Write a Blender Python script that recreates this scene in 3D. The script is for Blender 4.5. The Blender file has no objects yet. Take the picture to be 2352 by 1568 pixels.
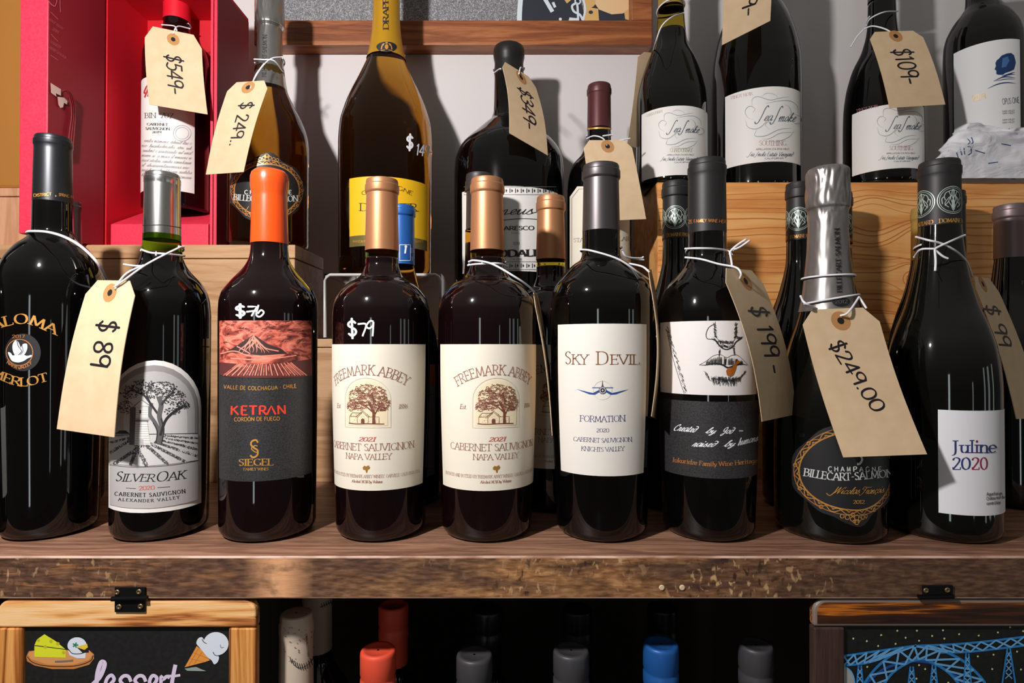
import bpy, math, random
from mathutils import Vector
from mathutils.geometry import tessellate_polygon

# ------------------------------------------------------------------ camera, world, lights, exposure
F = 1350.0; PITCH = math.radians(0.55); CZ = 0.155      # shelf top is z = 0, lens 15.5 cm above it
SCN = bpy.context.scene
COL = SCN.collection
cam = bpy.data.cameras.new('camera'); cam.sensor_fit = 'HORIZONTAL'
cam.sensor_width = 36.0; cam.lens = F / 2352.0 * 36.0; cam.clip_start = 0.01; cam.clip_end = 50
co = bpy.data.objects.new('camera', cam); COL.objects.link(co)
co.location = (0, 0, CZ); co.rotation_euler = (math.pi / 2 + PITCH, 0, 0)
SCN.camera = co
SCN.view_settings.view_transform = 'Standard'; SCN.view_settings.look = 'None'
SCN.view_settings.exposure = 0.0; SCN.view_settings.gamma = 1.0
SCN.view_settings.use_curve_mapping = False
SCN.cycles.use_denoising = True
SCN.cycles.max_bounces = 8; SCN.cycles.transmission_bounces = 8; SCN.cycles.glossy_bounces = 5
SCN.cycles.caustics_refractive = False; SCN.cycles.caustics_reflective = False

w = bpy.data.worlds.new('World'); SCN.world = w; w.use_nodes = True
# stand-in for the unseen shop: fill graded brighter above, keeping bottle sides dark
_t = w.node_tree; _g = _t.nodes.new('ShaderNodeTexCoord'); _s = _t.nodes.new('ShaderNodeSeparateXYZ'); _c = _t.nodes.new('ShaderNodeValToRGB')
_mr = _t.nodes.new('ShaderNodeMapRange'); _mr.inputs[1].default_value = -1.0; _mr.inputs[2].default_value = 1.0
_t.links.new(_g.outputs['Generated'], _s.inputs[0]); _t.links.new(_s.outputs[2], _mr.inputs[0]); _t.links.new(_mr.outputs[0], _c.inputs[0]); _t.links.new(_c.outputs[0], _t.nodes['Background'].inputs[0])
_c.color_ramp.elements[0].position = 0.50; _c.color_ramp.elements[0].color = (0.040, 0.038, 0.035, 1)
_c.color_ramp.elements[1].position = 0.78; _c.color_ramp.elements[1].color = (0.21, 0.20, 0.18, 1)
_t.nodes['Background'].inputs[1].default_value = 1.0

def lamp(name, kind, loc, power, col=(1, 1, 1), rot=(0, 0, 0), **kw):
    l = bpy.data.lights.new(name, kind); l.energy = power; l.color = col
    for k, v in kw.items(): setattr(l, k, v)
    o = bpy.data.objects.new(name, l); COL.objects.link(o); o.location = loc; o.rotation_euler = rot
    return o
# the flash held up to the left of the lens: every shadow in the place runs away from it
lamp('flash', 'POINT', (-0.33, 0.06, CZ + 0.35), 23.5, (1.0, 0.965, 0.94), shadow_soft_size=0.020)
# daylight from the shop windows far behind the camera (narrow panes)
def window_light(x, y, z, w_, h, p, col=(0.86, 0.97, 1.0)):
    rz = math.atan2(x, -y)
    lamp('daylight', 'AREA', (x, y, z), p, col, (math.pi / 2, 0, rz), shape='RECTANGLE', size=w_, size_y=h)
window_light(-0.80, -2.6, -0.15, 0.20, 1.25, 3.6)
window_light(2.6, -1.3, -0.10, 0.16, 1.1, 0.9, (0.9, 1.0, 0.9))
window_light(3.0, -0.9, -0.10, 0.26, 1.1, 1.1)
window_light(3.3, -0.3, -0.10, 0.14, 1.1, 0.7, (0.8, 1.0, 0.8))
window_light(1.7, -2.4, -0.20, 0.10, 1.0, 0.7)

# ------------------------------------------------------------------ small tools
def lin(c):
    return tuple((x / 255 / 12.92) if x / 255 <= 0.04045 else ((x / 255 + 0.055) / 1.055) ** 2.4 for x in c)
MATS = {}
def M(name, c=(128, 128, 128), rough=0.5, metal=0.0, **kw):
    if name in MATS: return MATS[name]
    m = bpy.data.materials.new(name); m.use_nodes = True; MATS[name] = m
    b = m.node_tree.nodes['Principled BSDF']
    b.inputs['Base Color'].default_value = (*lin(c), 1)
    b.inputs['Roughness'].default_value = rough; b.inputs['Metallic'].default_value = metal
    for k, v in kw.items(): b.inputs[k.replace('_', ' ')].default_value = v
    return m
def nd(m, t, **kw):
    n = m.node_tree.nodes.new(t)
    for k, v in kw.items():
        if k in n.inputs: n.inputs[k].default_value = v
        else: setattr(n, k, v)
    return n
def lk(m, a, b): m.node_tree.links.new(a, b)
def ramp(m, stops):
    r = nd(m, 'ShaderNodeValToRGB'); e = r.color_ramp.elements
    while len(e) < len(stops): e.new(0.5)
    for x, (p, c) in zip(e, stops): x.position = p; x.color = (*lin(c), 1)
    return r
def noise_col(m, scale, stops, detail=4.0, sc=(1, 1, 1), dist=0.0, bump=0.0, rough=None):
    tc = nd(m, 'ShaderNodeTexCoord'); mp = nd(m, 'ShaderNodeMapping'); mp.inputs['Scale'].default_value = sc
    n = nd(m, 'ShaderNodeTexNoise', Scale=scale, Detail=detail, Distortion=dist)
    r = ramp(m, stops); b = m.node_tree.nodes['Principled BSDF']
    lk(m, tc.outputs['Object'], mp.inputs[0]); lk(m, mp.outputs[0], n.inputs['Vector'])
    lk(m, n.outputs[0], r.inputs[0]); lk(m, r.outputs[0], b.inputs['Base Color'])
    if bump:
        bp = nd(m, 'ShaderNodeBump', Strength=bump, Distance=0.001)
        lk(m, n.outputs[0], bp.inputs['Height']); lk(m, bp.outputs[0], b.inputs['Normal'])
    return n
def wood(name, stops, sc=(1, 12, 12), rings=9.0, dist=3.0, rough=0.5, mix=0.45, bump=0.25, fine=60.0, knots=None):
    """grain running along the axis with the small scale; rings from a distorted wave, fine fibres from noise"""
    if name in MATS: return MATS[name]
    m = M(name, rough=rough); b = m.node_tree.nodes['Principled BSDF']
    tc = nd(m, 'ShaderNodeTexCoord'); mp = nd(m, 'ShaderNodeMapping'); mp.inputs['Scale'].default_value = sc
    lk(m, tc.outputs['Object'], mp.inputs[0])
    n1 = nd(m, 'ShaderNodeTexNoise', Scale=rings, Detail=3.0, Distortion=dist)
    n2 = nd(m, 'ShaderNodeTexNoise', Scale=fine, Detail=6.0, Roughness=0.65)
    n3 = nd(m, 'ShaderNodeTexNoise', Scale=rings * 0.35, Detail=2.0)
    for n in (n1, n2, n3): lk(m, mp.outputs[0], n.inputs['Vector'])
    mth = nd(m, 'ShaderNodeMath', operation='MULTIPLY'); mth.inputs[1].default_value = 5.0
    lk(m, n1.outputs[0], mth.inputs[0])
    fr = nd(m, 'ShaderNodeMath', operation='PINGPONG'); fr.inputs[1].default_value = 1.0
    lk(m, mth.outputs[0], fr.inputs[0])
    a = nd(m, 'ShaderNodeMix'); a.inputs[0].default_value = mix
    lk(m, fr.outputs[0], a.inputs[2]); lk(m, n2.outputs[0], a.inputs[3])
    a2 = nd(m, 'ShaderNodeMix'); a2.inputs[0].default_value = 0.35
    lk(m, a.outputs[0], a2.inputs[2]); lk(m, n3.outputs[0], a2.inputs[3])
    r = ramp(m, stops); lk(m, a2.outputs[0], r.inputs[0]); lk(m, r.outputs[0], b.inputs['Base Color'])
    bp = nd(m, 'ShaderNodeBump', Strength=bump, Distance=0.0008)
    lk(m, n2.outputs[0], bp.inputs['Height']); lk(m, bp.outputs[0], b.inputs['Normal'])
    return m

def ray(px, py):
    x = (px - 1176) / F; y = (784 - py) / F
    c, s = math.cos(PITCH), math.sin(PITCH)
    return Vector((x, c - y * s, s + y * c))
def P(px, py, Y):                      # the point of the plane y = Y seen at that place of the frame
    d = ray(px, py); t = Y / d.y
    return Vector((d.x * t, Y, CZ + d.z * t))
def Zat(py, Y): return P(1176, py, Y).z
def Xat(px, Y): return P(px, 797, Y).x

class MB:
    def __init__(s): s.v = []; s.f = []; s.m = []; s.mats = []; s.sm = []
    def mi(s, m):
        if m not in s.mats: s.mats.append(m)
        return s.mats.index(m)
    def add(s, vs, fs, m, smooth=False):
        o = len(s.v); k = s.mi(m); s.v += [Vector(p) for p in vs]
        for f in fs: s.f.append([o + i for i in f]); s.m.append(k); s.sm.append(smooth)
    def box(s, a, b, m, rz=0.0, piv=None):
        x0, y0, z0 = a; x1, y1, z1 = b
        vs = [Vector((x, y, z)) for z in (z0, z1) for y in (y0, y1) for x in (x0, x1)]
        if rz:
            p = Vector(piv or ((x0 + x1) / 2, (y0 + y1) / 2, 0)); c, n = math.cos(rz), math.sin(rz)
            vs = [Vector((p.x + (q.x - p.x) * c - (q.y - p.y) * n, p.y + (q.x - p.x) * n + (q.y - p.y) * c, q.z)) for q in vs]
        s.add(vs, [(0, 2, 3, 1), (4, 5, 7, 6), (0, 1, 5, 4), (2, 6, 7, 3), (0, 4, 6, 2), (1, 3, 7, 5)], m)
    def lathe(s, c, prof, m, n=72, smooth=True, wob=None, cap0=True, cap1=True):
        """prof: (r, z) from bottom to top"""
        c = Vector(c); vs = []; fs = []
        for j, (r, z) in enumerate(prof):
            for i in range(n):
                a = 2 * math.pi * i / n; rr = r + (wob(a, z) if wob else 0)
                vs.append(c + Vector((rr * math.sin(a), -rr * math.cos(a), z)))
        for j in range(len(prof) - 1):
            for i in range(n):
                k = (i + 1) % n; fs.append((j * n + i, j * n + k, (j + 1) * n + k, (j + 1) * n + i))
        if cap0: fs.append(tuple(reversed(range(n))))
        if cap1: fs.append(tuple(range((len(prof) - 1) * n, len(prof) * n)))
        s.add(vs, fs, m, smooth)
    def tube(s, pts, r, m, n=8, closed=False):
        pts = [Vector(p) for p in pts]; vs = []; fs = []; N = len(pts)
        for i, p in enumerate(pts):
            a = pts[(i - 1) % N] if (closed or i > 0) else p; b = pts[(i + 1) % N] if (closed or i < N - 1) else p
            t = (b - a); t = t.normalized() if t.length > 1e-9 else Vector((0, 0, 1))
            u = t.cross(Vector((0.3, 0.2, 1))).normalized(); q = t.cross(u)
            for k in range(n):
                an = 2 * math.pi * k / n; vs.append(p + (u * math.cos(an) + q * math.sin(an)) * r)
        for i in range(N if closed else N - 1):
            j = (i + 1) % N
            for k in range(n): fs.append((i * n + k, i * n + (k + 1) % n, j * n + (k + 1) % n, j * n + k))
        if not closed: fs += [tuple(range(n)), tuple(range((N - 1) * n, N * n))]
        s.add(vs, fs, m, True)
    def build(s, name, parent=None, bevel=0.0, seg=2, edge=0):
        me = bpy.data.meshes.new(name)
        root = parent
        while root is not None and root.parent: root = root.parent
        off = Vector(root.location) if root else Vector((0, 0, 0))
        me.from_pydata([p - off for p in s.v], [], s.f); me.update()
        for m in s.mats: me.materials.append(m)
        sharp = any(s.sm)
        me.polygons.foreach_set('material_index', s.m); me.polygons.foreach_set('use_smooth', s.sm); me.update()
        if sharp and edge: me.set_sharp_from_angle(angle=math.radians(edge))
        o = bpy.data.objects.new(name, me); COL.objects.link(o); o.parent = parent
        if bevel:
            b = o.modifiers.new('bevel', 'BEVEL'); b.width = bevel; b.segments = seg; b.limit_method = 'ANGLE'
        return o
def tag(o, label, cat, group=None, kind=None):
    o['label'] = label; o['category'] = cat
    if group: o['group'] = group
    if kind: o['kind'] = kind
    return o
def thing(name, label, cat, loc, group=None):
    o = bpy.data.objects.new(name, None); COL.objects.link(o); o.location = loc
    o.empty_display_size = 0.02
    return tag(o, label, cat, group)
def struct(mb, name, label=None):
    o = mb.build(name); o['kind'] = 'structure'
    return o
def cat_rom(p, closed=False, n=6):
    p = [Vector(q) for q in p]
    if len(p) < 3: return p
    N = len(p); out = []
    for i in range(N if closed else N - 1):
        a = p[(i - 1) % N] if (closed or i) else p[0] * 2 - p[1]; b = p[i]; c = p[(i + 1) % N]
        d = p[(i + 2) % N] if (closed or i + 2 < N) else c * 2 - b
        for k in range(n):
            t = k / n
            out.append(0.5 * ((2 * b) + (c - a) * t + (2 * a - 5 * b + 4 * c - d) * t * t + (3 * b - a - 3 * c + d) * t ** 3))
    if not closed: out.append(p[-1])
    return out
def pchip(p, n=7):
    """smooth monotone r(z) through (r, z) points sorted by z"""
    h = [b.y - a.y for a, b in zip(p, p[1:])]; d = [(b.x - a.x) / k for a, b, k in zip(p, p[1:], h)]; m = [d[0]]
    for i in range(1, len(p) - 1):
        if d[i - 1] * d[i] <= 0: m.append(0.0)
        else: w1 = 2 * h[i] + h[i - 1]; w2 = h[i] + 2 * h[i - 1]; m.append((w1 + w2) / (w1 / d[i - 1] + w2 / d[i]))
    m.append(d[-1]); out = []
    for i in range(len(h)):
        for k in range(n):
            t = k / n; t2 = t * t; t3 = t2 * t
            out.append(Vector(((2 * t3 - 3 * t2 + 1) * p[i].x + (t3 - 2 * t2 + t) * h[i] * m[i] + (3 * t2 - 2 * t3) * p[i + 1].x + (t3 - t2) * h[i] * m[i + 1], p[i].y + h[i] * t)))
    return out + [p[-1]]
def V2(x, y): return Vector((x, y))

# ------------------------------------------------------------------ lettering: a small pen-stroke alphabet
G = {}
def gl(ch, adv, s):
    st = []
    for part in s.split(';'):
        t = part.split()
        if not t: continue
        n = [float(x) for x in t[1:]]; st.append((t[0], [V2(n[i], n[i + 1]) for i in range(0, len(n), 2)]))
    G[ch] = (adv, st)
_S = 'C .46 .86 .36 .97 .22 .98 .09 .86 .1 .68 .26 .55 .42 .42 .46 .22 .34 .04 .2 .02 .07 .16'
_O = 'O .42 1 .17 .87 .07 .5 .17 .13 .42 0 .67 .13 .77 .5 .67 .87'
_P = 'L .1 0 .1 1;C .1 1 .35 1 .53 .9 .54 .73 .45 .52 .1 .47'
_C = 'C .68 .85 .52 .98 .35 .97 .14 .8 .08 .5 .14 .2 .35 .03 .54 .03 .7 .17'
for c, a, s in [
 ('A', .78, 'L .04 0 .39 1;L .39 1 .74 0;H .17 .35 .62 .35'), ('B', .66, 'L .1 0 .1 1;C .1 1 .35 1 .52 .92 .53 .76 .42 .57 .1 .54;C .1 .54 .4 .54 .6 .42 .6 .27 .5 .06 .1 0'),
 ('C', .76, _C), ('D', .8, 'L .1 0 .1 1;C .1 1 .4 1 .65 .85 .73 .5 .65 .16 .4 0 .1 0'),
 ('E', .6, 'L .1 0 .1 1;L .1 1 .52 1;L .1 .53 .44 .53;L .1 0 .55 0'), ('F', .56, 'L .1 0 .1 1;L .1 1 .52 1;L .1 .53 .43 .53'),
 ('G', .8, _C + ';L .7 .08 .7 .42'), ('H', .8, 'L .1 0 .1 1;L .7 0 .7 1;H .1 .53 .7 .53'), ('I', .3, 'L .15 0 .15 1'),
 ('J', .36, 'C .2 1 .2 .6 .2 .1 .14 -.12 0 -.2'), ('K', .7, 'L .1 0 .1 1;L .12 .5 .6 1;L .25 .62 .68 0'), ('L', .56, 'L .1 0 .1 1;L .1 0 .53 0'),
 ('M', .94, 'L .1 0 .16 1;L .16 1 .47 .08;L .47 .08 .78 1;L .78 1 .84 0'), ('N', .82, 'L .1 0 .1 1;L .1 1 .72 0;L .72 0 .72 1'),
 ('O', .84, _O), ('P', .6, _P), ('Q', .84, _O + ';L .45 .15 .85 -.15'), ('R', .68, _P + ';L .3 .48 .66 0'), ('S', .54, _S),
 ('T', .66, 'L .33 0 .33 1;L .03 1 .63 1'), ('U', .78, 'C .1 1 .1 .4 .13 .12 .38 0 .63 .12 .67 .4 .67 1'), ('V', .74, 'L .03 1 .37 0;L .37 0 .71 1'),
 ('W', 1.04, 'L .03 1 .28 0;L .28 0 .52 1;L .52 1 .76 0;L .76 0 1.01 1'), ('X', .7, 'L .05 1 .65 0;L .05 0 .65 1'),
 ('Y', .7, 'L .03 1 .35 .48;L .67 1 .35 .48;L .35 .48 .35 0'), ('Z', .64, 'L .06 1 .58 1;L .58 1 .05 0;L .05 0 .6 0'),
 ('0', .6, 'O .3 1 .12 .85 .06 .5 .12 .15 .3 0 .48 .15 .54 .5 .48 .85'), ('1', .4, 'L .22 0 .22 1;H .22 1 .08 .84'),
 ('2', .56, 'C .07 .78 .14 .95 .28 1 .44 .92 .46 .72 .35 .48 .06 0;L .06 0 .52 0'), ('3', .56, 'C .08 .85 .25 1 .44 .88 .42 .65 .22 .54 .44 .45 .5 .25 .38 .04 .2 .01 .05 .12'),
 ('4', .58, 'L .42 0 .42 1;H .42 1 .04 .3;H .04 .3 .56 .3'), ('5', .56, 'H .46 1 .14 1;H .14 1 .1 .58;C .1 .58 .3 .63 .48 .5 .48 .2 .3 .01 .06 .08'),
 ('6', .56, 'C .44 .95 .2 .75 .07 .4 .12 .08 .3 0 .48 .1 .5 .36 .34 .56 .1 .38'), ('7', .54, 'L .06 1 .52 1;L .52 1 .2 0'),
 ('8', .58, 'O .3 1 .12 .9 .14 .66 .3 .53 .48 .35 .46 .1 .28 0 .1 .1 .1 .35 .3 .53 .45 .68 .46 .9'), ('9', .58, 'O .5 .8 .36 .99 .14 .95 .06 .72 .16 .5 .36 .5;H .5 .9 .47 0'),
 ('$', .56, _S + ';H .29 1.16 .24 -.16'), ('.', .24, 'D .12 .04'), (',', .24, 'H .14 .06 .08 -.14'), ('-', .42, 'H .06 .42 .36 .42'), ('·', .3, 'D .15 .5'), ("'", .2, 'H .1 1 .08 .8'), (' ', .34, ''),
 ('a', .5, 'C .08 .5 .2 .62 .36 .57 .4 .42 .4 .1 .47 .01;C .4 .36 .2 .34 .07 .22 .1 .04 .24 .01 .4 .15'), ('b', .56, 'L .1 0 .1 1;C .1 .42 .25 .61 .45 .55 .5 .3 .4 .03 .22 0 .1 .12'),
 ('c', .48, 'C .42 .5 .3 .61 .14 .55 .06 .3 .14 .05 .3 .01 .44 .12'), ('d', .58, 'C .46 .5 .3 .62 .12 .55 .06 .3 .14 .03 .3 .01 .46 .15;L .46 1 .46 0'),
 ('e', .5, 'C .08 .34 .44 .36 .42 .52 .28 .62 .12 .54 .06 .3 .14 .05 .3 .01 .44 .12'), ('f', .34, 'C .36 .94 .24 1 .15 .88 .14 .6 .14 0;H .02 .6 .32 .6'),
 ('g', .54, 'O .26 .61 .1 .52 .06 .3 .14 .06 .28 .06 .4 .2 .42 .48;C .42 .6 .42 0 .38 -.25 .2 -.32 .06 -.24'), ('h', .58, 'L .1 0 .1 1;C .1 .42 .25 .6 .42 .58 .46 .4 .46 0'),
 ('i', .34, 'L .17 0 .17 .62;D .17 .88'), ('j', .26, 'C .13 .62 .13 -.1 .0 -.3'), ('k', .54, 'L .1 0 .1 1;L .12 .25 .46 .6;L .22 .36 .5 0'), ('l', .34, 'L .17 0 .17 1'),
 ('m', .86, 'L .1 0 .1 .62;C .1 .42 .25 .6 .38 .58 .43 .4 .43 0;C .43 .42 .58 .6 .7 .58 .76 .4 .76 0'), ('n', .58, 'L .1 0 .1 .62;C .1 .42 .25 .6 .42 .58 .46 .4 .46 0'),
 ('o', .54, 'O .27 .62 .1 .5 .06 .31 .1 .12 .27 0 .44 .12 .48 .31 .44 .5'), ('p', .56, 'L .1 -.32 .1 .62;C .1 .42 .25 .61 .45 .55 .5 .3 .4 .03 .22 0 .1 .12'),
 ('q', .56, 'C .46 .5 .3 .62 .12 .55 .06 .3 .14 .03 .3 .01 .46 .15;L .46 .62 .46 -.32'), ('r', .4, 'L .1 0 .1 .62;C .1 .4 .2 .58 .36 .6'),
 ('s', .42, 'C .35 .52 .24 .61 .1 .54 .12 .4 .28 .3 .36 .16 .28 .02 .14 .01 .04 .1'), ('t', .36, 'C .16 .82 .16 .2 .2 .03 .34 .06;H .02 .6 .32 .6'),
 ('u', .58, 'C .1 .6 .1 .2 .18 .02 .34 .04 .46 .2;L .46 .6 .46 0'), ('v', .5, 'L .03 .6 .25 0;L .25 0 .47 .6'), ('w', .74, 'L .03 .6 .2 0;L .2 0 .36 .6;L .36 .6 .53 0;L .53 0 .7 .6'),
 ('x', .5, 'L .05 .6 .45 0;L .05 0 .45 .6'), ('y', .5, 'L .03 .6 .26 0;C .48 .6 .26 0 .16 -.25 .02 -.3'), ('z', .46, 'L .05 .6 .42 .6;L .42 .6 .05 0;L .05 0 .42 0'),
 ('%', .7, 'L .6 1 .1 0;O .16 .95 .06 .8 .16 .65 .26 .8;O .54 .35 .44 .2 .54 .05 .64 .2')]: gl(c, a, s)
for c, b, mk in [('â', 'a', 'H .12 .78 .25 .92;H .25 .92 .38 .78'), ('ô', 'o', 'H .14 .78 .27 .92;H .27 .92 .4 .78'), ('é', 'e', 'H .22 .76 .36 .94'),
                 ('ç', 'c', 'C .28 0 .34 -.12 .2 -.18'), ('Ó', 'O', 'H .38 1.08 .52 1.24')]:
    G[c] = (G[b][0], list(G[b][1])); gl('~', 0, mk); G[c][1].extend(G['~'][1])
SCRIPT = {}   # joined handwriting forms (they start and end on the line)
for c, a, s in [('a', .52, 'C .42 .55 .26 .62 .08 .42 .08 .12 .22 .02 .38 .3 .44 .6 .42 .2 .46 .03 .6 .14'), ('b', .5, 'C 0 .1 .22 .7 .3 .98 .2 .98 .12 .4 .14 .06 .3 .02 .42 .3 .36 .52 .5 .5'),
 ('c', .44, 'C .4 .5 .26 .6 .1 .4 .08 .12 .22 .02 .46 .14'), ('d', .54, 'C .4 .5 .24 .6 .08 .38 .1 .06 .24 .04 .4 .4 .44 .8 .2 .98 .1 .9'), ('e', .42, 'C 0 .1 .2 .24 .34 .44 .26 .6 .12 .44 .12 .12 .24 .02 .44 .14'),
 ('f', .36, 'C 0 .1 .2 .5 .34 .95 .24 .95 .14 .3 .04 -.3 .1 -.2 .36 .14'), ('g', .5, 'C .4 .5 .24 .6 .08 .38 .12 .06 .28 .1 .42 .55 .34 -.1 .18 -.32 .1 -.2 .3 0 .52 .14'), ('h', .54, 'C 0 .1 .2 .6 .3 .98 .2 .96 .14 .4 .1 0;C .12 .2 .28 .56 .38 .5 .36 .1 .42 .02 .54 .14'),
 ('i', .28, 'C 0 .1 .12 .55 .1 .12 .16 .02 .3 .14;D .16 .84'), ('k', .5, 'C 0 .1 .2 .6 .3 .98 .2 .96 .12 .4 .1 0;C .12 .2 .3 .55 .36 .42 .16 .3 .3 .1 .38 .02 .5 .14'), ('l', .3, 'C 0 .1 .2 .5 .3 .95 .2 .98 .1 .4 .14 .03 .32 .14'),
 ('m', .74, 'C 0 .3 .1 .55 .1 0;C .1 .2 .24 .56 .34 .48 .32 0;C .32 .2 .46 .56 .56 .5 .54 .1 .6 .02 .74 .14'), ('n', .54, 'C 0 .3 .1 .55 .1 0;C .1 .2 .26 .56 .36 .5 .34 .1 .4 .02 .54 .14'), ('o', .46, 'O .26 .58 .1 .44 .06 .16 .2 .02 .36 .2 .38 .46'),
 ('r', .4, 'C 0 .1 .14 .6 .2 .5 .3 .52 .24 .1 .3 .02 .42 .14'), ('s', .4, 'C 0 .1 .22 .6 .24 .4 .34 .14 .22 0 .06 .06;C .22 0 .34 .08 .42 .14'), ('t', .36, 'C 0 .1 .2 .5 .26 .86 .16 .3 .18 .03 .36 .14;H .04 .6 .38 .64'),
 ('u', .54, 'C 0 .3 .12 .58 .08 .14 .2 .02 .38 .4 .42 .58 .38 .12 .44 .02 .56 .14'), ('y', .5, 'C 0 .3 .12 .58 .08 .2 .2 .08 .36 .4 .4 .58 .34 0 .2 -.32 .08 -.22 .3 0 .5 .14'), ('v', .46, 'C 0 .3 .12 .58 .16 .04 .3 .3 .34 .56 .48 .5'),
 ('S', .6, 'C .62 .92 .5 1 .36 .8 .26 .3 .12 -.12 -.08 -.22 -.22 -.1'), ('C', .66, 'C .5 .75 .56 .95 .4 1 .16 .7 .08 .3 .24 .02 .5 .08 .68 .2'), ('G', .62, 'C .5 .8 .36 1 .12 .7 .16 .36 .36 .36 .5 .7 .4 0 .2 -.34 .06 -.2 .3 0 .6 .14'),
 ('N', .8, 'C -.12 -.04 0 -.06 .12 .2 .3 .9 .36 .9 .36 .4 .4 0 .44 0 .6 .5 .8 1 1 1.08'), ('F', .7, 'C .3 .75 -.04 .7 .06 1.05 .4 1 1.1 1.02 1.25 1.1;C .55 1 .4 .5 .24 -.05 -.05 -.25 -.2 -.1;H .25 .5 .6 .55')]:
    gl('~', a, s); SCRIPT[c] = G['~']
SCRIPT['ç'] = (SCRIPT['c'][0], SCRIPT['c'][1] + [('C', [V2(.24, 0), V2(.28, -.14), V2(.14, -.18)])])

ROMAN = dict(W=.082, c=.32, serif=1); ROMANB = dict(W=.15, c=.35, serif=1); SANS = dict(W=.11, c=1, serif=0); SANSB = dict(W=.17, c=1, serif=0)
ITAL = dict(W=.1, c=.35, serif=1, slant=.22); PEN = dict(W=.1, c=1, serif=0, round=1, slant=.1); HAND = dict(W=.085, c=.45, serif=0, slant=.5, script=1, round=1)

def strip(pts, ws, closed=False):
    """quads along a polyline with half widths"""
    n = len(pts); L = []; R = []
    for i, p in enumerate(pts):
        a = pts[(i - 1) % n] if (closed or i) else p; b = pts[(i + 1) % n] if (closed or i < n - 1) else p
        d = b - a; d = d.normalized() if d.length > 1e-9 else V2(1, 0); nn = V2(-d.y, d.x)
        L.append(p + nn * ws[i]); R.append(p - nn * ws[i])
    q = []
    for i in range(n if closed else n - 1):
        j = (i + 1) % n; q.append((R[i], R[j], L[j], L[i]))
    return q
def circle(c, r, n=10, ry=None): return [V2(c[0] + r * math.cos(2 * math.pi * k / n), c[1] + (ry or r) * math.sin(2 * math.pi * k / n)) for k in range(n)]
def glyph_polys(ch, st):
    tab = SCRIPT if (st.get('script') and ch in SCRIPT) else G
    adv, strokes = tab.get(ch, G.get(ch, G['-'])); W = st['W'] / 2; c = st['c']; out = []
    def wd(d):
        th = math.atan2(d.y, d.x) - math.radians(18); return W * (c + (1 - c) * abs(math.sin(th)))
    lends = []
    for k, p in strokes:
        if k == 'L': lends.append((p[0], p[-1])); 
    for si, (k, p) in enumerate(strokes):
        if k == 'D': out.append(circle(p[0], W * 1.25, 8)); continue
        pts = cat_rom(p, k == 'O', 5) if k in 'CO' else p
        cl = k == 'O'; n = len(pts); ws = []
        for i in range(n):
            a = pts[(i - 1) % n] if (cl or i) else pts[i]; b = pts[(i + 1) % n] if (cl or i < n - 1) else pts[i]
            ws.append(wd(b - a))
        out += strip(pts, ws, cl)
        if st.get('round') and not cl:
            for e in (0, -1): out.append(circle(pts[e], ws[e], 8))
        if st.get('serif') and k in 'LC' and not cl:
            for e, o_ in ((0, 1), (-1, -2)):
                q = pts[e]; d = (q - pts[o_]).normalized()
                if abs(d.y) > .5 and (k == 'L' or abs(d.y) > .95) and min(abs(q.y), abs(q.y - 1), abs(q.y - .62), abs(q.y + .32)) < .03:
                    jo = [x for j, (kk, x) in enumerate(strokes) if j != si and kk == 'L' and min((x[0] - q).length, (x[-1] - q).length) < .03 and abs((x[-1] - x[0]).x) > .04 and abs((x[-1] - x[0]).y) > .1]
                    if jo and abs(d.x) > .04: continue
                    s = .13 + W * .5; t = .028 + W * .12
                    out.append([q + V2(-s, -t), q + V2(s, -t), q + V2(s, t), q + V2(-s, t)])
                elif abs(d.x) > .8 and k == 'L':
                    sg = -1 if q.y > .9 else (1 if q.y < .1 else 0); t = .022 + W * .1
                    y0, y1 = (q.y, q.y + sg * .2) if sg else (q.y - .1, q.y + .1)
                    out.append([V2(q.x - t, y0), V2(q.x + t, y0), V2(q.x + t, y1), V2(q.x - t, y1)])
    sl = st.get('slant', 0)
    if sl: out = [[V2(v.x + sl * v.y, v.y) for v in poly] for poly in out]
    return adv, out

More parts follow.
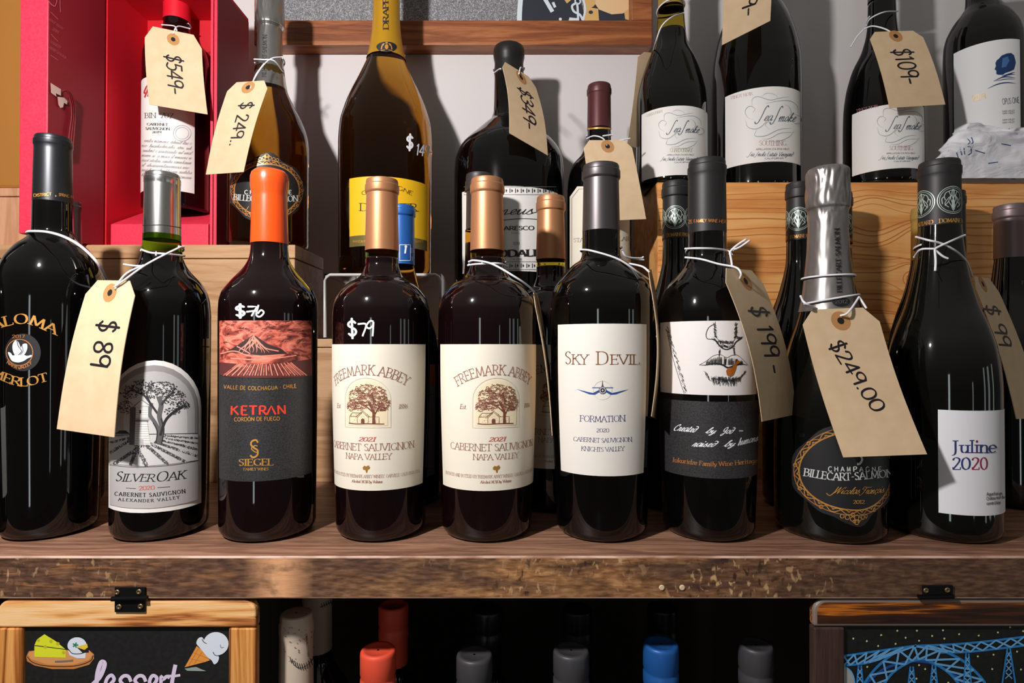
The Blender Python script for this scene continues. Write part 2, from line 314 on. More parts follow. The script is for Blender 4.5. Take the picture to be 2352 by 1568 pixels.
class Canvas:
    """flat drawing laid on a surface: fn(x, y, off) gives the point of the surface; yd = y runs down"""
    def __init__(s, fn, step=9.0, yd=True, base=0.00015): s.fn = fn; s.step = step; s.yd = yd; s.mb = MB(); s.base = base; s.lift = 0; s.k = 0; s.nf = None; s.nn = []
    def tri(s, a, b, c, m, d=0, q=None):
        """split until the edges are short on the surface itself"""
        if s.nf and q is None: q = [s.fn(v.x, v.y, 0) for v in (a, b, c)]
        P3 = q if s.nf else None; V = (a, b, c)
        e = [(P3[i] - P3[(i + 1) % 3]).length / .0026 if P3 else (V[i] - V[(i + 1) % 3]).length / s.step for i in range(3)]; k = max(range(3), key=lambda i: e[i])
        if e[k] > 1 and d < 12:
            i, j, l = k, (k + 1) % 3, (k + 2) % 3; mid = (V[i] + V[j]) / 2; mp = s.fn(mid.x, mid.y, 0) if P3 else None
            s.tri(V[i], mid, V[l], m, d + 1, [P3[i], mp, P3[l]] if P3 else None); s.tri(mid, V[j], V[l], m, d + 1, [mp, P3[j], P3[l]] if P3 else None); return
        s.put((a, b, c), m)
    def put(s, pts, m):
        q = [s.fn(v.x, v.y, s.base + s.lift + s.k * 1.2e-6) for v in pts]
        if s.nf: s.nn += [s.nf(p) for p in q]
        s.mb.add(q, [tuple(range(len(q)))], m, True)
    def poly(s, pts, m, lift=None):
        if lift is not None: s.lift = lift
        pts = [V2(*p) for p in pts]; s.k = (s.k + 1) % 31
        if len(pts) == 4 and max((pts[i] - pts[i - 1]).length for i in range(4)) <= s.step * (.5 if s.nf else 1):
            s.put(pts, m); return
        for t in tessellate_polygon([[Vector((p.x, p.y, 0)) for p in pts]]): s.tri(pts[t[0]], pts[t[1]], pts[t[2]], m)
    def line(s, pts, w, m, smooth=True, closed=False, taper=False, lift=None):
        if lift is not None: s.lift = lift
        pts = [V2(*p) for p in pts]
        if smooth and len(pts) > 2: pts = cat_rom(pts, closed, 5)
        else:
            q = []
            for i in range(len(pts) - 1):
                n = max(1, int((pts[i + 1] - pts[i]).length / s.step)); q += [pts[i].lerp(pts[i + 1], k / n) for k in range(n)]
            pts = q + [pts[-1]] if not closed else pts
        n = len(pts); ws = [w / 2 * ((0.15 + 0.85 * math.sin(math.pi * i / max(1, n - 1))) if taper else 1) for i in range(n)]
        for q in strip(pts, ws, closed): s.poly(q, m)
    def disc(s, c, r, m, ry=None, n=28, lift=None): s.poly(circle(c, r, n, ry), m, lift)
    def ring(s, c, r, w, m, ry=None, n=40, lift=None):
        if lift is not None: s.lift = lift
        for q in strip(circle(c, r, n, ry), [w / 2] * n, True): s.poly(q, m)
    def text(s, t, a, b, h, st, m, path=None, lift=None):
        """a, b: ends of the baseline; path(t) -> (point, direction) instead for arcs"""
        if lift is not None: s.lift = lift
        gs = [glyph_polys(c, st) for c in t]; tr = st.get('track', 0); gs = [(g[0] + tr, g[1], g[0]) for g in gs]; tot = sum(g[0] for g in gs) + .0001; x = 0
        if path is None:
            a = V2(*a); b = V2(*b); d = (b - a).normalized(); Lh = (b - a).length
            path = lambda u: (a + d * (Lh * u), d); fixed = Lh
        else: fixed = path.length
        kx = fixed / tot
        for adv, polys, a0_ in gs:
            c0, d = path((x + adv / 2) / tot); up = V2(d.y, -d.x) if s.yd else V2(-d.y, d.x)
            for p in polys: s.poly([c0 + d * ((v.x - a0_ / 2) * kx) + up * (v.y * h) for v in p], m)
            x += adv
    def arc(s, t, c, r, a0, a1, h, st, m, inside=False):
        """letters along a circle; angles in degrees, 0 = up, clockwise positive; inside = read along the bottom"""
        def path(u):
            a = math.radians(a0 + (a1 - a0) * u); sy = -1 if s.yd else 1
            p = V2(c[0] + r * math.sin(a), c[1] + sy * r * math.cos(a)); d = V2(math.cos(a), -sy * math.sin(a))
            return (p, -d if inside else d)
        path.length = abs(math.radians(a1 - a0)) * r
        s.text(t, None, None, h, st, m, path)
    def build(s, name, parent): 
        if not s.mb.f: return None
        o = s.mb.build(name, parent)
        if s.nf and len(s.nn) == len(o.data.vertices):
            for f in o.data.polygons:                    # face outwards so that the laid-on normals hold
                if f.normal.dot(s.nn[f.vertices[0]]) < 0: f.flip()
            o.data.update(); o.data.normals_split_custom_set_from_vertices(s.nn)
        return o
    def blob(s, pts, m, lift=None): s.poly(cat_rom([V2(*p) for p in pts], True, 4), m, lift)

# ------------------------------------------------------------------ materials
WHITE = M('paper_white', (236, 232, 228), .55); CREAM = M('paper_cream', (240, 231, 214), .6); COTTON = M('paper_cotton', (238, 232, 224), .7)
GLASS = M('black_glass', (5, 4, 4), .03, Specular_IOR_Level=.6, Coat_Weight=.03, Coat_Roughness=.2); GLASSR = M('wine_glass', (16, 5, 6), .03, Specular_IOR_Level=.6, Coat_Weight=.03, Coat_Roughness=.2)
GLASSG = M('bottle_glass', (9, 9, 6), .035, Specular_IOR_Level=.6, Coat_Weight=.03, Coat_Roughness=.2)
def clear(name, c, ior=1.08, rough=0.0):
    m = M(name, c, rough); b = m.node_tree.nodes['Principled BSDF']
    b.inputs['Transmission Weight'].default_value = 1.0; b.inputs['IOR'].default_value = ior; return m
GREENN = clear('green_neck', (120, 170, 40)); YELN = clear('yellow_neck', (235, 205, 60)); AMBN = clear('amber_neck', (190, 130, 40))
AMBER = clear('amber_glass', (216, 176, 74), 1.42)
_n = AMBER.node_tree
_va = nd(AMBER, 'ShaderNodeVolumeAbsorption'); _va.inputs[0].default_value = (0.62, 0.38, 0.08, 1); _va.inputs[1].default_value = 22.0
lk(AMBER, _va.outputs[0], _n.nodes['Material Output'].inputs['Volume'])
ACRYL = clear('acrylic', (250, 250, 250), 1.15); ACRE = M('acrylic_edge', (225, 222, 218), .35, Transmission_Weight=.35)
CAPBLK = M('capsule_black', (66, 67, 71), .36, .88); CAPGRY = M('capsule_charcoal', (92, 87, 88), .4, .75); CAPBLK2 = M('capsule_matt', (36, 34, 35), .5, .1)
CAPCOP = M('capsule_copper', (192, 134, 94), .42, .55); CAPSIL = M('capsule_tin', (205, 203, 200), .24, 1.0); WAXO = M('orange_wax', (246, 84, 22), .3, Coat_Weight=.3)
WAXB = M('black_wax', (30, 28, 28), .35); CAPMAR = M('capsule_maroon', (92, 48, 50), .4, .3); CAPBLU = M('capsule_blue', (36, 96, 172), .42, .2)
CAPMAU = M('capsule_mauve', (128, 112, 112), .42, .6); CAPGOLD = M('capsule_gold', (190, 160, 84), .4, .5); CAPRED = M('capsule_red', (222, 26, 48), .4)
CAPORG = M('capsule_orange', (238, 84, 58), .5); CAPDK = M('capsule_slate', (74, 72, 76), .45, .2)
FOIL = M('foil_silver', (176, 172, 170), .26, .9); FOILD = M('foil_grey', (150, 144, 142), .34, .75); FOILY = M('foil_gold', (226, 168, 44), .34, .55)
GOLD = M('gold_print', (222, 160, 82), .35, .45); GOLD2 = M('copper_print', (205, 134, 78), .38, .45); SILV = M('silver_print', (225, 225, 222), .4, .2)
INK = M('ink_black', (24, 22, 24), .6); INKB = M('ink_brown', (156, 104, 86), .6); INKR = M('ink_red', (206, 104, 92), .6); INKBL = M('ink_navy', (40, 52, 112), .55)
INKG = M('ink_grey', (118, 116, 116), .6); MARK = M('white_marker', (240, 240, 246), .6); MARKER = M('marker_black', (26, 20, 28), .5)
STR = M('string_white', (232, 230, 236), .8); MANI = M('manila', (232, 200, 158), .75); noise_col(MANI, 90.0, [(.3, (214, 183, 146)), (.7, (222, 193, 157))])
EYE = M('eyelet_brown', (186, 132, 78), .7); HOLE = M('eyelet_hole', (22, 16, 14), .8)
BLKLAB = M('label_black', (44, 42, 44), .45); noise_col(BLKLAB, 900.0, [(.3, (34, 32, 34)), (.8, (66, 64, 66))], bump=.25)
BLKLAB2 = M('label_ink', (30, 29, 31), .5)
PINE = wood('pine', [(.15, (150, 102, 66)), (.5, (186, 142, 100)), (.85, (202, 162, 122))], (1.2, 12, 14), 4.0, 1.5, .6)
PINE2 = wood('pine_end', [(.15, (172, 116, 82)), (.5, (200, 148, 112)), (.85, (214, 164, 128))], (14, 14, 1.2), 4.0, 1.0, .6)
CRATE = wood('crate_pine', [(.12, (214, 130, 68)), (.4, (240, 164, 92)), (.65, (250, 184, 112)), (.9, (252, 198, 132))], (1.0, 9, 9), 3.2, 1.6, .5, .25)
DARKW = wood('dark_wood', [(.2, (52, 33, 26)), (.45, (92, 60, 44)), (.65, (128, 86, 62)), (.85, (168, 118, 84))], (1.0, 14, 14), 5.0, 1.2, .42, .7)
SHELF = wood('shelf_top', [(.25, (88, 60, 48)), (.45, (136, 98, 78)), (.6, (162, 120, 97)), (.8, (190, 148, 126))], (1.0, 11, 11), 7.0, 1.8, .42, .6)
WORN = M('worn_edge', (206, 168, 150), .45); noise_col(WORN, 30.0, [(.35, (150, 108, 88)), (.6, (212, 176, 158))], sc=(1, 4, 4))
WORNG = M('worn_grey', (132, 116, 108), .45)
def edge_wood():
    """the board's front edge: streaky stain, golden and dark patches, pale flecks, one pale salmon spot"""
    m = M('shelf_edge', rough=.42); b = m.node_tree.nodes['Principled BSDF']; tc = nd(m, 'ShaderNodeTexCoord')
    def nz(scale, sc, det=4.0, dist=0.0):
        mp = nd(m, 'ShaderNodeMapping'); mp.inputs['Scale'].default_value = sc; lk(m, tc.outputs['Object'], mp.inputs[0])
        n = nd(m, 'ShaderNodeTexNoise', Scale=scale, Detail=det, Distortion=dist); lk(m, mp.outputs[0], n.inputs['Vector']); return n.outputs[0]
    def mr(src, a, b_, c=0.0, d=1.0):
        n = nd(m, 'ShaderNodeMapRange'); lk(m, src, n.inputs[0])
        for i, v in enumerate((a, b_, c, d)): n.inputs[i + 1].default_value = v
        return n.outputs[0]
    def mul(x, y):
        n = nd(m, 'ShaderNodeMath', operation='MULTIPLY'); lk(m, x, n.inputs[0]); lk(m, y, n.inputs[1]); return n.outputs[0]
    def mixc(f, a, b_):
        n = nd(m, 'ShaderNodeMix', data_type='RGBA'); lk(m, f, n.inputs[0])
        for i, v in ((6, a), (7, b_)):
            if isinstance(v, tuple): n.inputs[i].default_value = (*lin(v), 1)
            else: lk(m, v, n.inputs[i])
        return n.outputs[2]
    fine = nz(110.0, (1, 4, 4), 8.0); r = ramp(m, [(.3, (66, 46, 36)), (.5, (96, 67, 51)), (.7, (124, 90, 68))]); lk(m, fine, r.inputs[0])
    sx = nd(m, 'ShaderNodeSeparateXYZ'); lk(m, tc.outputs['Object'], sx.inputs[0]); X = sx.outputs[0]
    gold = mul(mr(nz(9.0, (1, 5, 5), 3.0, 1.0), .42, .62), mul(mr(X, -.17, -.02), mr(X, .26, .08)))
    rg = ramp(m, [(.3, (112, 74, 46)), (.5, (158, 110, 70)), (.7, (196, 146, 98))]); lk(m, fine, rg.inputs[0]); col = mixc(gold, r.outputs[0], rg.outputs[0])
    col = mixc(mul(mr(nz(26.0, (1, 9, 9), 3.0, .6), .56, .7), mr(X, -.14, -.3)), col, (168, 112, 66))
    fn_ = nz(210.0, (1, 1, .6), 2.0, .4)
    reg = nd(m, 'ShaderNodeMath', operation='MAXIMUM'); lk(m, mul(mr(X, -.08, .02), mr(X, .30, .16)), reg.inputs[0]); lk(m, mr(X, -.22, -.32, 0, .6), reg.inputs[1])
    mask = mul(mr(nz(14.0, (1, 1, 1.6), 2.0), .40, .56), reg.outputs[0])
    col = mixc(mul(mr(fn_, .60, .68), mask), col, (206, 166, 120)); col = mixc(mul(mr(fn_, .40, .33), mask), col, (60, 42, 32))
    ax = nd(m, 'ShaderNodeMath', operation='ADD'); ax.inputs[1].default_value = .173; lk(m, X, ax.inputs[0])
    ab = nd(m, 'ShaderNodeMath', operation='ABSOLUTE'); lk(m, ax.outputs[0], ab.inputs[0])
    spot = mul(mr(ab.outputs[0], .026, .004), mr(nz(60.0, (1, 1, 1.6), 4.0), .25, .5)); col = mixc(spot, col, (222, 164, 120))  # pale salmon spot, fading out to both sides
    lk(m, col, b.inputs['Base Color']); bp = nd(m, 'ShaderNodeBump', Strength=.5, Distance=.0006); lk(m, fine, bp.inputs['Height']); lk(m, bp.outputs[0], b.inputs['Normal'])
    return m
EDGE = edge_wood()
FRAMEW = wood('frame_wood', [(.2, (88, 42, 22)), (.5, (150, 84, 46)), (.8, (192, 124, 76))], (1.2, 16, 16), 4.0, 1.4, .45, .55)
BURNT = wood('burnt_pine', [(.26, (112, 60, 28)), (.40, (198, 124, 64)), (.55, (240, 178, 110)), (.75, (250, 204, 148))], (1.0, 22, 22), 4.0, 1.0, .5, .3)
BURNTV = wood('burnt_pine_upright', [(.26, (104, 56, 24)), (.42, (176, 104, 44)), (.6, (224, 152, 78)), (.8, (240, 176, 104))], (22, 22, 1.0), 4.0, 1.0, .5, .3)
WALNUT = wood('walnut_stain', [(.36, (46, 28, 20)), (.54, (78, 44, 27)), (.64, (104, 56, 27)), (.74, (212, 118, 36))], (1.0, 34, 34), 4.0, 1.0, .3, .4)
WALNUTV = wood('walnut_stain_upright', [(.3, (50, 36, 32)), (.6, (84, 62, 54)), (.9, (112, 84, 70))], (16, 16, 1.0), 4.0, 1.0, .3, .5)
SLATE = M('chalkboard', (20, 19, 20), .6); noise_col(SLATE, 300.0, [(.35, (15, 14, 15)), (.75, (28, 27, 28))])
WALLM = M('wall_paint', (226, 220, 220), .75); REDB = M('red_card', (236, 44, 74), .55); noise_col(REDB, 500.0, [(.3, (228, 38, 66)), (.7, (240, 54, 84))], bump=.15)
REDD = M('maroon_card', (138, 16, 34), .6); REDI = M('red_lining', (206, 10, 34), .6); IRON = M('hinge_black', (22, 22, 24), .4, .5); SCREW = M('screw_brass', (150, 126, 92), .35, .8)
TIS = M('tissue', (238, 236, 242), .8); noise_col(TIS, 26.0, [(.3, (230, 228, 236)), (.7, (242, 240, 246))], detail=3.0, sc=(1, 1, 2.4), dist=1.4, bump=1.0); [setattr(n.inputs['Distance'], 'default_value', .0028) for n in TIS.node_tree.nodes if n.type == 'BUMP']
KRAFT = M('kraft_card', (168, 110, 42), .7)

# ------------------------------------------------------------------ bottles
class Bottle:
    def __init__(s, label, ax, Y, Zb, keys, glass, name='wine_bottle', group='wine bottles in the front row', cat='bottle', fill=None, n=72, heel=.0085):
        s.Y = Y; s.X = Xat(ax, Y); s.Zb = Zb; s.cos = Y / math.hypot(s.X, Y); s.glass = glass
        s.root = thing(name, label, cat, (s.X, Y, Zb), group)
        prof = [s.k(y, h) for y, h in keys]              # given from the neck down
        prof = prof[::-1]; r0 = prof[0][0]; zb = Zb
        prof = [p for p in prof if p[1] > Zb + heel * 1.6]
        pts = [V2(r0, zb + heel)] + [V2(*p) for p in prof]
        sm = pchip(pts)
        base = [(r0 * .5, zb + .003), (r0 - heel * 1.25, zb + .0003)] + [(r0 - heel + heel * math.sin(math.pi / 2 * k / 9), zb + heel - heel * math.cos(math.pi / 2 * k / 9)) for k in range(9)]
        s.prof = base + [(max(.004, p.x), p.y) for p in sm]
        s.fillz = Zat(fill, Y) if fill else None
        if not fill and isinstance(glass, tuple): glass = glass[0]
        if s.fillz:
            lo = [p for p in s.prof if p[1] < s.fillz]; hi = [p for p in s.prof if p[1] >= s.fillz]
            mid = (hi[0][0] if hi else lo[-1][0], s.fillz); lo = lo + [mid]; hi = [mid] + hi
            m = MB(); m.lathe((s.X, Y, 0), lo, glass[0], n); s.body = m.build('glass', s.root)
            m = MB(); m.lathe((s.X, Y, 0), [(r * .998, z) for r, z in hi], glass[1], n); s.neck = m.build('neck', s.root)
        else:
            m = MB(); m.lathe((s.X, Y, 0), s.prof, glass, n); s.body = m.build('glass', s.root)
        s.cprof = None
    def k(s, y, h): return (h * s.Y / F * s.cos, Zat(y, s.Y))
    def rz(s, z, prof=None):
        p = prof or s.prof
        if z <= p[0][1]: return p[0][0]
        for a, b in zip(p, p[1:]):
            if a[1] <= z <= b[1] and b[1] > a[1]: return a[0] + (b[0] - a[0]) * (z - a[1]) / (b[1] - a[1])
        return p[-1][0]
    def capsule(s, yb, hb, yl, hn, hl, yt, mat, name='capsule', n=64, label=None, wax=False):
        r = lambda h: h * s.Y / F * s.cos
        zt = Zat(yt, s.Y - r(hl)); zl = Zat(yl, s.Y); zb = Zat(yb, s.Y); T = zt - zl; rl = r(hl)
        if wax: pr = [(r(hb), zb), (r(hb) * 1.005, zb + .002), (r(hn), zl - .009), (r(hn), zl - .006), (rl * .985, zl), (rl, zl + T * .35), (rl * .99, zl + T * .6), (rl * .93, zl + T * .82), (rl * .8, zl + T * .95), (rl * .5, zt), (.001, zt)]
        else: pr = [(r(hb), zb), (r(hb), zb + .0005), (r(hn), zl - .004), (r(hn), zl - .0012), (rl * .985, zl), (rl, zl + T * .08), (rl, zl + T * .52), (rl * .95, zl + T * .6), (rl * .945, zl + T * .84), (rl * .91, zl + T * .96), (rl * .82, zt), (.001, zt)]
        s.cprof = pr[:-1]
        m = MB(); m.lathe((s.X, s.Y, 0), pr, mat, n, cap0=False, cap1=False); s.cap = m.build(name, s.root, edge=28)
        if label: s.cap['label'] = label
        return s.cap
    def foil(s, keys, mat, name='foil', amp=.0004, n=120, ztop=None, seed=1):
        pr = [s.k(y, h) for y, h in keys][::-1]; rnd = random.Random(seed); ph = [rnd.uniform(0, 6.28) for _ in range(8)]
        sm = [(max(.001, p.x), p.y) for p in cat_rom([V2(*p) for p in pr], False, 6)]
        z0, z1 = sm[0][1], sm[-1][1]
        def wob(a, z):
            t = (z - z0) / (z1 - z0)
            e = amp * (0.15 + 2.2 * max(0, t - .55))
            v = sum(math.sin(a * k + ph[i] + math.sin(z * 160 + ph[i]) * 1.4) / (1 + i * .35) for i, k in enumerate((5, 7, 9, 13, 17, 4)))
            return e * (abs(v) - 1.0)
        s.cprof = sm
        m = MB(); m.lathe((s.X, s.Y, 0), sm + [(.0005, sm[-1][1] + .0005)], mat, n, wob=wob, cap0=False, cap1=False); s.cap = m.build(name, s.root); return s.cap
    def fn(s, prof=None):
        def f(px, py, off):
            d = ray(px, py); c = Vector((0, 0, CZ)); r = .03; z = s.Zb + .1
            A = d.x * d.x + d.y * d.y; B = -(d.x * s.X + d.y * s.Y); C = s.X ** 2 + s.Y ** 2
            t = s.Y; z = CZ + d.z * t
            for _ in range(7):
                r = s.rz(z, prof); D = B * B - A * (C - r * r)
                t = (-B - math.sqrt(D)) / A if D > 0 else -B / A
                z = CZ + d.z * t
            p = c + d * t; a = math.atan2(p.x - s.X, -(p.y - s.Y))
            return s.at(a, z, off, prof)
        return f
    def at(s, a, z, off, prof=None):
        r = s.rz(z, prof) + off
        return Vector((s.X + r * math.sin(a), s.Y - r * math.cos(a), z))
    def ang(s, px, py, prof=None):
        p = s.fn(prof)(px, py, 0); return math.atan2(p.x - s.X, -(p.y - s.Y)), p.z
    def canvas(s, prof=None, base=.00035, step=9.0): return s.nrm(Canvas(s.fn(prof), step, True, base))
    def local(s, ac, zc, base=.00035, prof=None, step=2.5):
        """mm along the curve and mm up, from a centre on the bottle"""
        def f(u, v, off):
            z = zc + v / 1000; r = s.rz(z, prof); return s.at(ac + u / 1000 / r, z, off, prof)
        return s.nrm(Canvas(f, step, False, base))
    def nrm(s, K):
        X, Y = s.X, s.Y; K.nf = lambda p: Vector((p.x - X, p.y - Y, 0)).normalized(); return K
    def label(s, x0, x1, y0, y1, mat, name='label', off=.0002, parent=None, a0=None, a1=None, label=None):
        xm = (x0 + x1) / 2; ym = (y0 + y1) / 2
        a0 = math.radians(a0) if a0 is not None else s.ang(x0, ym)[0]; a1 = math.radians(a1) if a1 is not None else s.ang(x1, ym)[0]
        zt = s.ang(xm, y0)[1]; zb = s.ang(xm, y1)[1]; m = MB(); nu = 40; nv = 10; vs = []; fs = []
        for j in range(nv + 1):
            for i in range(nu + 1): vs.append(s.at(a0 + (a1 - a0) * i / nu, zb + (zt - zb) * j / nv, off))
        for j in range(nv):
            for i in range(nu): o = j * (nu + 1) + i; fs.append((o, o + 1, o + nu + 2, o + nu + 1))
        m.add(vs, fs, mat, True)
        rim = [(i, 0) for i in range(nu + 1)] + [(nu, j) for j in range(1, nv + 1)] + [(i, nv) for i in range(nu - 1, -1, -1)] + [(0, j) for j in range(nv - 1, 0, -1)]
        o_ = [s.at(a0 + (a1 - a0) * i / nu, zb + (zt - zb) * j / nv, off) for i, j in rim]; i_ = [s.at(a0 + (a1 - a0) * i / nu, zb + (zt - zb) * j / nv, -.00005) for i, j in rim]
        k = len(rim); m.add(o_ + i_, [(a, (a + 1) % k, k + (a + 1) % k, k + a) for a in range(k)], mat)
        o = m.build(name, parent or s.root)
        if label: o['label'] = label
        return o

def loop(b, y, tilt=0.0, r_extra=.0012, yaw=0.0, prof=None, n=40, a0=0, a1=360):
    z = Zat(y, b.Y); out = []
    for i in range(n + 1):
        a = math.radians(a0 + (a1 - a0) * i / n); zz = z + tilt * math.sin(a + yaw)
        out.append(b.at(a, zz, r_extra, prof))
    return out
def string_path(pts): return cat_rom([Vector(p) if not isinstance(p, tuple) else P(*p) for p in pts], False, 6)

def price_tag(label, c, text, bulge=.004, eye=(.5, .1), strings=(), cut=.17, cutt=.1, h=.3, t0=.24, t1=.7, sx=.5, st=None, name='price_tag', group='manila price tags', wr=.00085, drift=0.0, extra=None, tw=1.0):
    """a manila card on string; c = four corners (px, py, depth): top left, top right, bottom right, bottom left"""
    TL, TR, BR, BL = [P(*q) for q in c]; Wd = ((TR - TL).length + (BR - BL).length) / 2; Ht = ((BL - TL).length + (BR - TR).length) / 2
    nrm = (BL - TL).cross(TR - TL).normalized()
    if nrm.y > 0: nrm = -nrm
    def fn(x, y, off):
        a = x / Wd; b_ = y / Ht
        p = (TL.lerp(TR, a)).lerp(BL.lerp(BR, a), b_)
        return p + nrm * (off + bulge * math.sin(math.pi * min(1, max(0, b_)))) 
    ec = V2(eye[0] * Wd, eye[1] * Ht); root = thing(name, label, 'price tag', fn(ec.x, ec.y, 0), group)
    K = Canvas(fn, .012, True, 0); th = .00025
    out = [V2(cut * Wd, 0), V2((1 - cut) * Wd, 0), V2(Wd, cutt * Ht), V2(Wd, Ht), V2(0, Ht), V2(0, cutt * Ht)]
    K.poly(out, MANI, th); K.poly(out, MANI, -th)
    ed = []
    for i in range(6):
        a, b_ = out[i], out[(i + 1) % 6]; n = max(1, int((b_ - a).length / .008)); ed += [a.lerp(b_, k / n) for k in range(n)]
    vs = [fn(p.x, p.y, th) for p in ed] + [fn(p.x, p.y, -th) for p in ed]; k = len(ed)
    K.mb.add(vs, [(i, (i + 1) % k, k + (i + 1) % k, k + i) for i in range(k)], MANI)
    card = K.build('card', root)
    E = Canvas(fn, .01, True, th); er = min(.0078, Wd * .16)
    for sgn in (1, -1):
        E.base = th * sgn; E.ring(ec, er * .66, er * .62, EYE, lift=.00012 * sgn); 
    E.build('eyelet', root)
    E = Canvas(fn, .01, True, th); E.disc(ec, er * .36, HOLE, lift=.00008); E.build('hole', card)
    if text:
        T = Canvas(fn, .006, True, th); st = st or dict(W=.13, c=1, serif=0, round=1)
        x = sx * Wd - h * Wd / 2
        T.text(text, (x, t0 * Ht), (x + drift * Wd, t1 * Ht), h * Wd, st, MARKER, lift=.00012)
        if extra: extra(T, Wd, Ht)
        T.build('handwriting', card)
    m = MB()
    for s_ in strings: m.tube(string_path(s_), wr, STR, 8)
    if strings: m.build('string', root)
    return root, fn, Wd, Ht

# ------------------------------------------------------------------ the room and the shelf unit
m = MB(); m.box((-2.2, .84, -1.1), (2.2, .90, 1.5), WALLM); struct(m, 'wall_back')
m = MB(); m.box((-2.2, -3.2, -1.15), (2.2, .90, -1.1), M('floor_tile', (96, 84, 74), .6)); struct(m, 'floor')

unit = thing('shelf_unit', 'dark stained wooden shelf unit carrying the front row of wine bottles', 'shelf', (0, .60, -1.1))
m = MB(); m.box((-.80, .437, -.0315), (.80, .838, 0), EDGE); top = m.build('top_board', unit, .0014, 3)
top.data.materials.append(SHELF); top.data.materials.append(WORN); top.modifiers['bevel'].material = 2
for p in top.data.polygons:
    if p.normal.z > .9: p.material_index = 1
m = MB(); m.box((-.80, .437, -.425), (.80, .838, -.405), DARKW); m.build('lower_board', unit)
for sx in (-1, 1):
    m = MB(); m.box((sx * .80 - (.02 if sx > 0 else 0), .46, -1.1), (sx * .80 + (.02 if sx < 0 else 0), .838, -.0315), DARKW); m.build('side_panel', unit)
m = MB(); m.box((-.80, .826, -1.1), (.80, .838, -.0315), M('back_board', (40, 28, 22), .7)); m.build('back_panel', unit)
for px in (1520, 1567):                                     # raw screw holes in the board's edge
    q = P(px, 1349, .4369); m = MB()
    m.lathe((0, 0, 0), [(.0022, 0), (.0019, .0006), (.0009, .0004)], M('raw_wood', (226, 196, 160), .7), 14)
    m.v = [Vector((v.x, -v.z, v.y)) + q for v in m.v]; m.build('screw_hole', unit)

# ------------------------------------------------------------------ crates, box and riser behind the bottles
def crate(name, label, a, b, mat, lid=.012, side=None, end=None, group='pine wine crates', rz=0.0):
    t = thing(name, label, 'crate', ((a[0] + b[0]) / 2, (a[1] + b[1]) / 2, a[2]), group)
    m = MB(); m.box(a, (b[0], b[1], b[2] - lid - .0008), mat, rz); o = m.build('body', t, .001)
    m = MB(); m.box((a[0] - .0006, a[1] - .0006, b[2] - lid), (b[0] + .0006, b[1] + .0006, b[2]), end or mat, rz, ((a[0] + b[0]) / 2, (a[1] + b[1]) / 2, 0)); m.build('lid', t, .001)
    return t
t = crate('wine_crate', 'tall pale pine crate carrying the open red box, left of the clear riser', (-.64, .674, 0), (-.2495, .775, .2725), PINE, .0155, end=PINE)
t2 = crate('wine_crate', 'low pale pine crate with a lid line under the clear acrylic riser', (-.2475, .676, 0), (.171, .834, .1645), PINE, .0095)
t3 = thing('wine_crate', 'orange grained pine crate at right carrying the white labelled bottles', 'crate', (.45, .77, 0), 'pine wine crates')
YC = .700
K = Canvas(lambda px, py, off: P(px, py, YC - off), 12, True, .0002); GR = M('grain_dark', (206, 126, 66), .6)
K.mb.box((.1735, YC, 0), (.80, .834, .3515), CRATE)
KNOT = [(2120, 566, 60, 30, 34), (2095, 640, 42, 40, 30), (2005, 500, 55, 34, 24), (1765, 545, 70, 40, 6)]
rnd = random.Random(2); lev = 424
while lev < 900:
    lev += rnd.uniform(11, 22); pts = []; ph = rnd.uniform(0, 6)
    for i in range(61):
        x = 1512 + i * 15.5; y = lev + 3 * math.sin(x * .006 + ph) + 1.5 * math.sin(x * .017 + 2 * ph)
        for kx, ky, sx, sy, A in KNOT:
            d = lev - ky; y += A * (1 if d >= 0 else -1) * math.exp(-((x - kx) / sx) ** 2 - (d / sy / 1.6) ** 2)
        pts.append((x, max(421, y)))
    K.line(pts, rnd.choice((1.0, 1.4, 2.0, 2.6)), GR, taper=False)
for kx, ky, sx, sy, A in KNOT[:2]:
    for i in range(3): K.ring((kx, ky), 5 + i * 8, 1.8, GR, (4 + i * 7), 24)
    K.disc((kx, ky), 5, GR, 4)
K.build('body', t3)
t4 = crate('pine_block', 'short pine block tucked behind the open red box at far left', (-.70, .70, .2735), (-.535, .80, .345), PINE2, .010, end=PINE2)
kb = MB(); kb.box((-.72, .705, .3460), (-.540, .80, .74), KRAFT, 0)
o = kb.build('cardboard_box', None, .004); tag(o, 'tall ochre cardboard box on the pine block at the left edge', 'box')

t = thing('display_riser', 'clear acrylic display riser holding up the yellow labelled magnum', 'riser', (-.148, .74, .165))
xl, xr, yf, yb_, zt_, z0_ = -.2165, -.0815, .677, .806, .2395, .1651
m = MB(); m.box((xl, yf, zt_ - .003), (xr, yb_, zt_), ACRYL); m.box((xl, yf, z0_), (xl + .003, yb_, zt_ - .0032), ACRYL); m.box((xr - .003, yf, z0_), (xr, yb_, zt_ - .0032), ACRYL); m.build('panel', t)
m = MB()
m.tube([(xl + .0012, yf - .0005, z0_ + .001), (xl + .0012, yf - .0005, zt_ - .008), (xl + .003, yf - .0005, zt_ - .0035), (xl + .007, yf - .0005, zt_ - .0012), (0.5 * (xl + xr), yf - .0005, zt_ - .0012), (xr - .007, yf - .0005, zt_ - .0012), (xr - .003, yf - .0005, zt_ - .0035), (xr - .0012, yf - .0005, zt_ - .008), (xr - .0012, yf - .0005, z0_ + .001)], .0019, ACRE, 8)
m.build('edge', t)

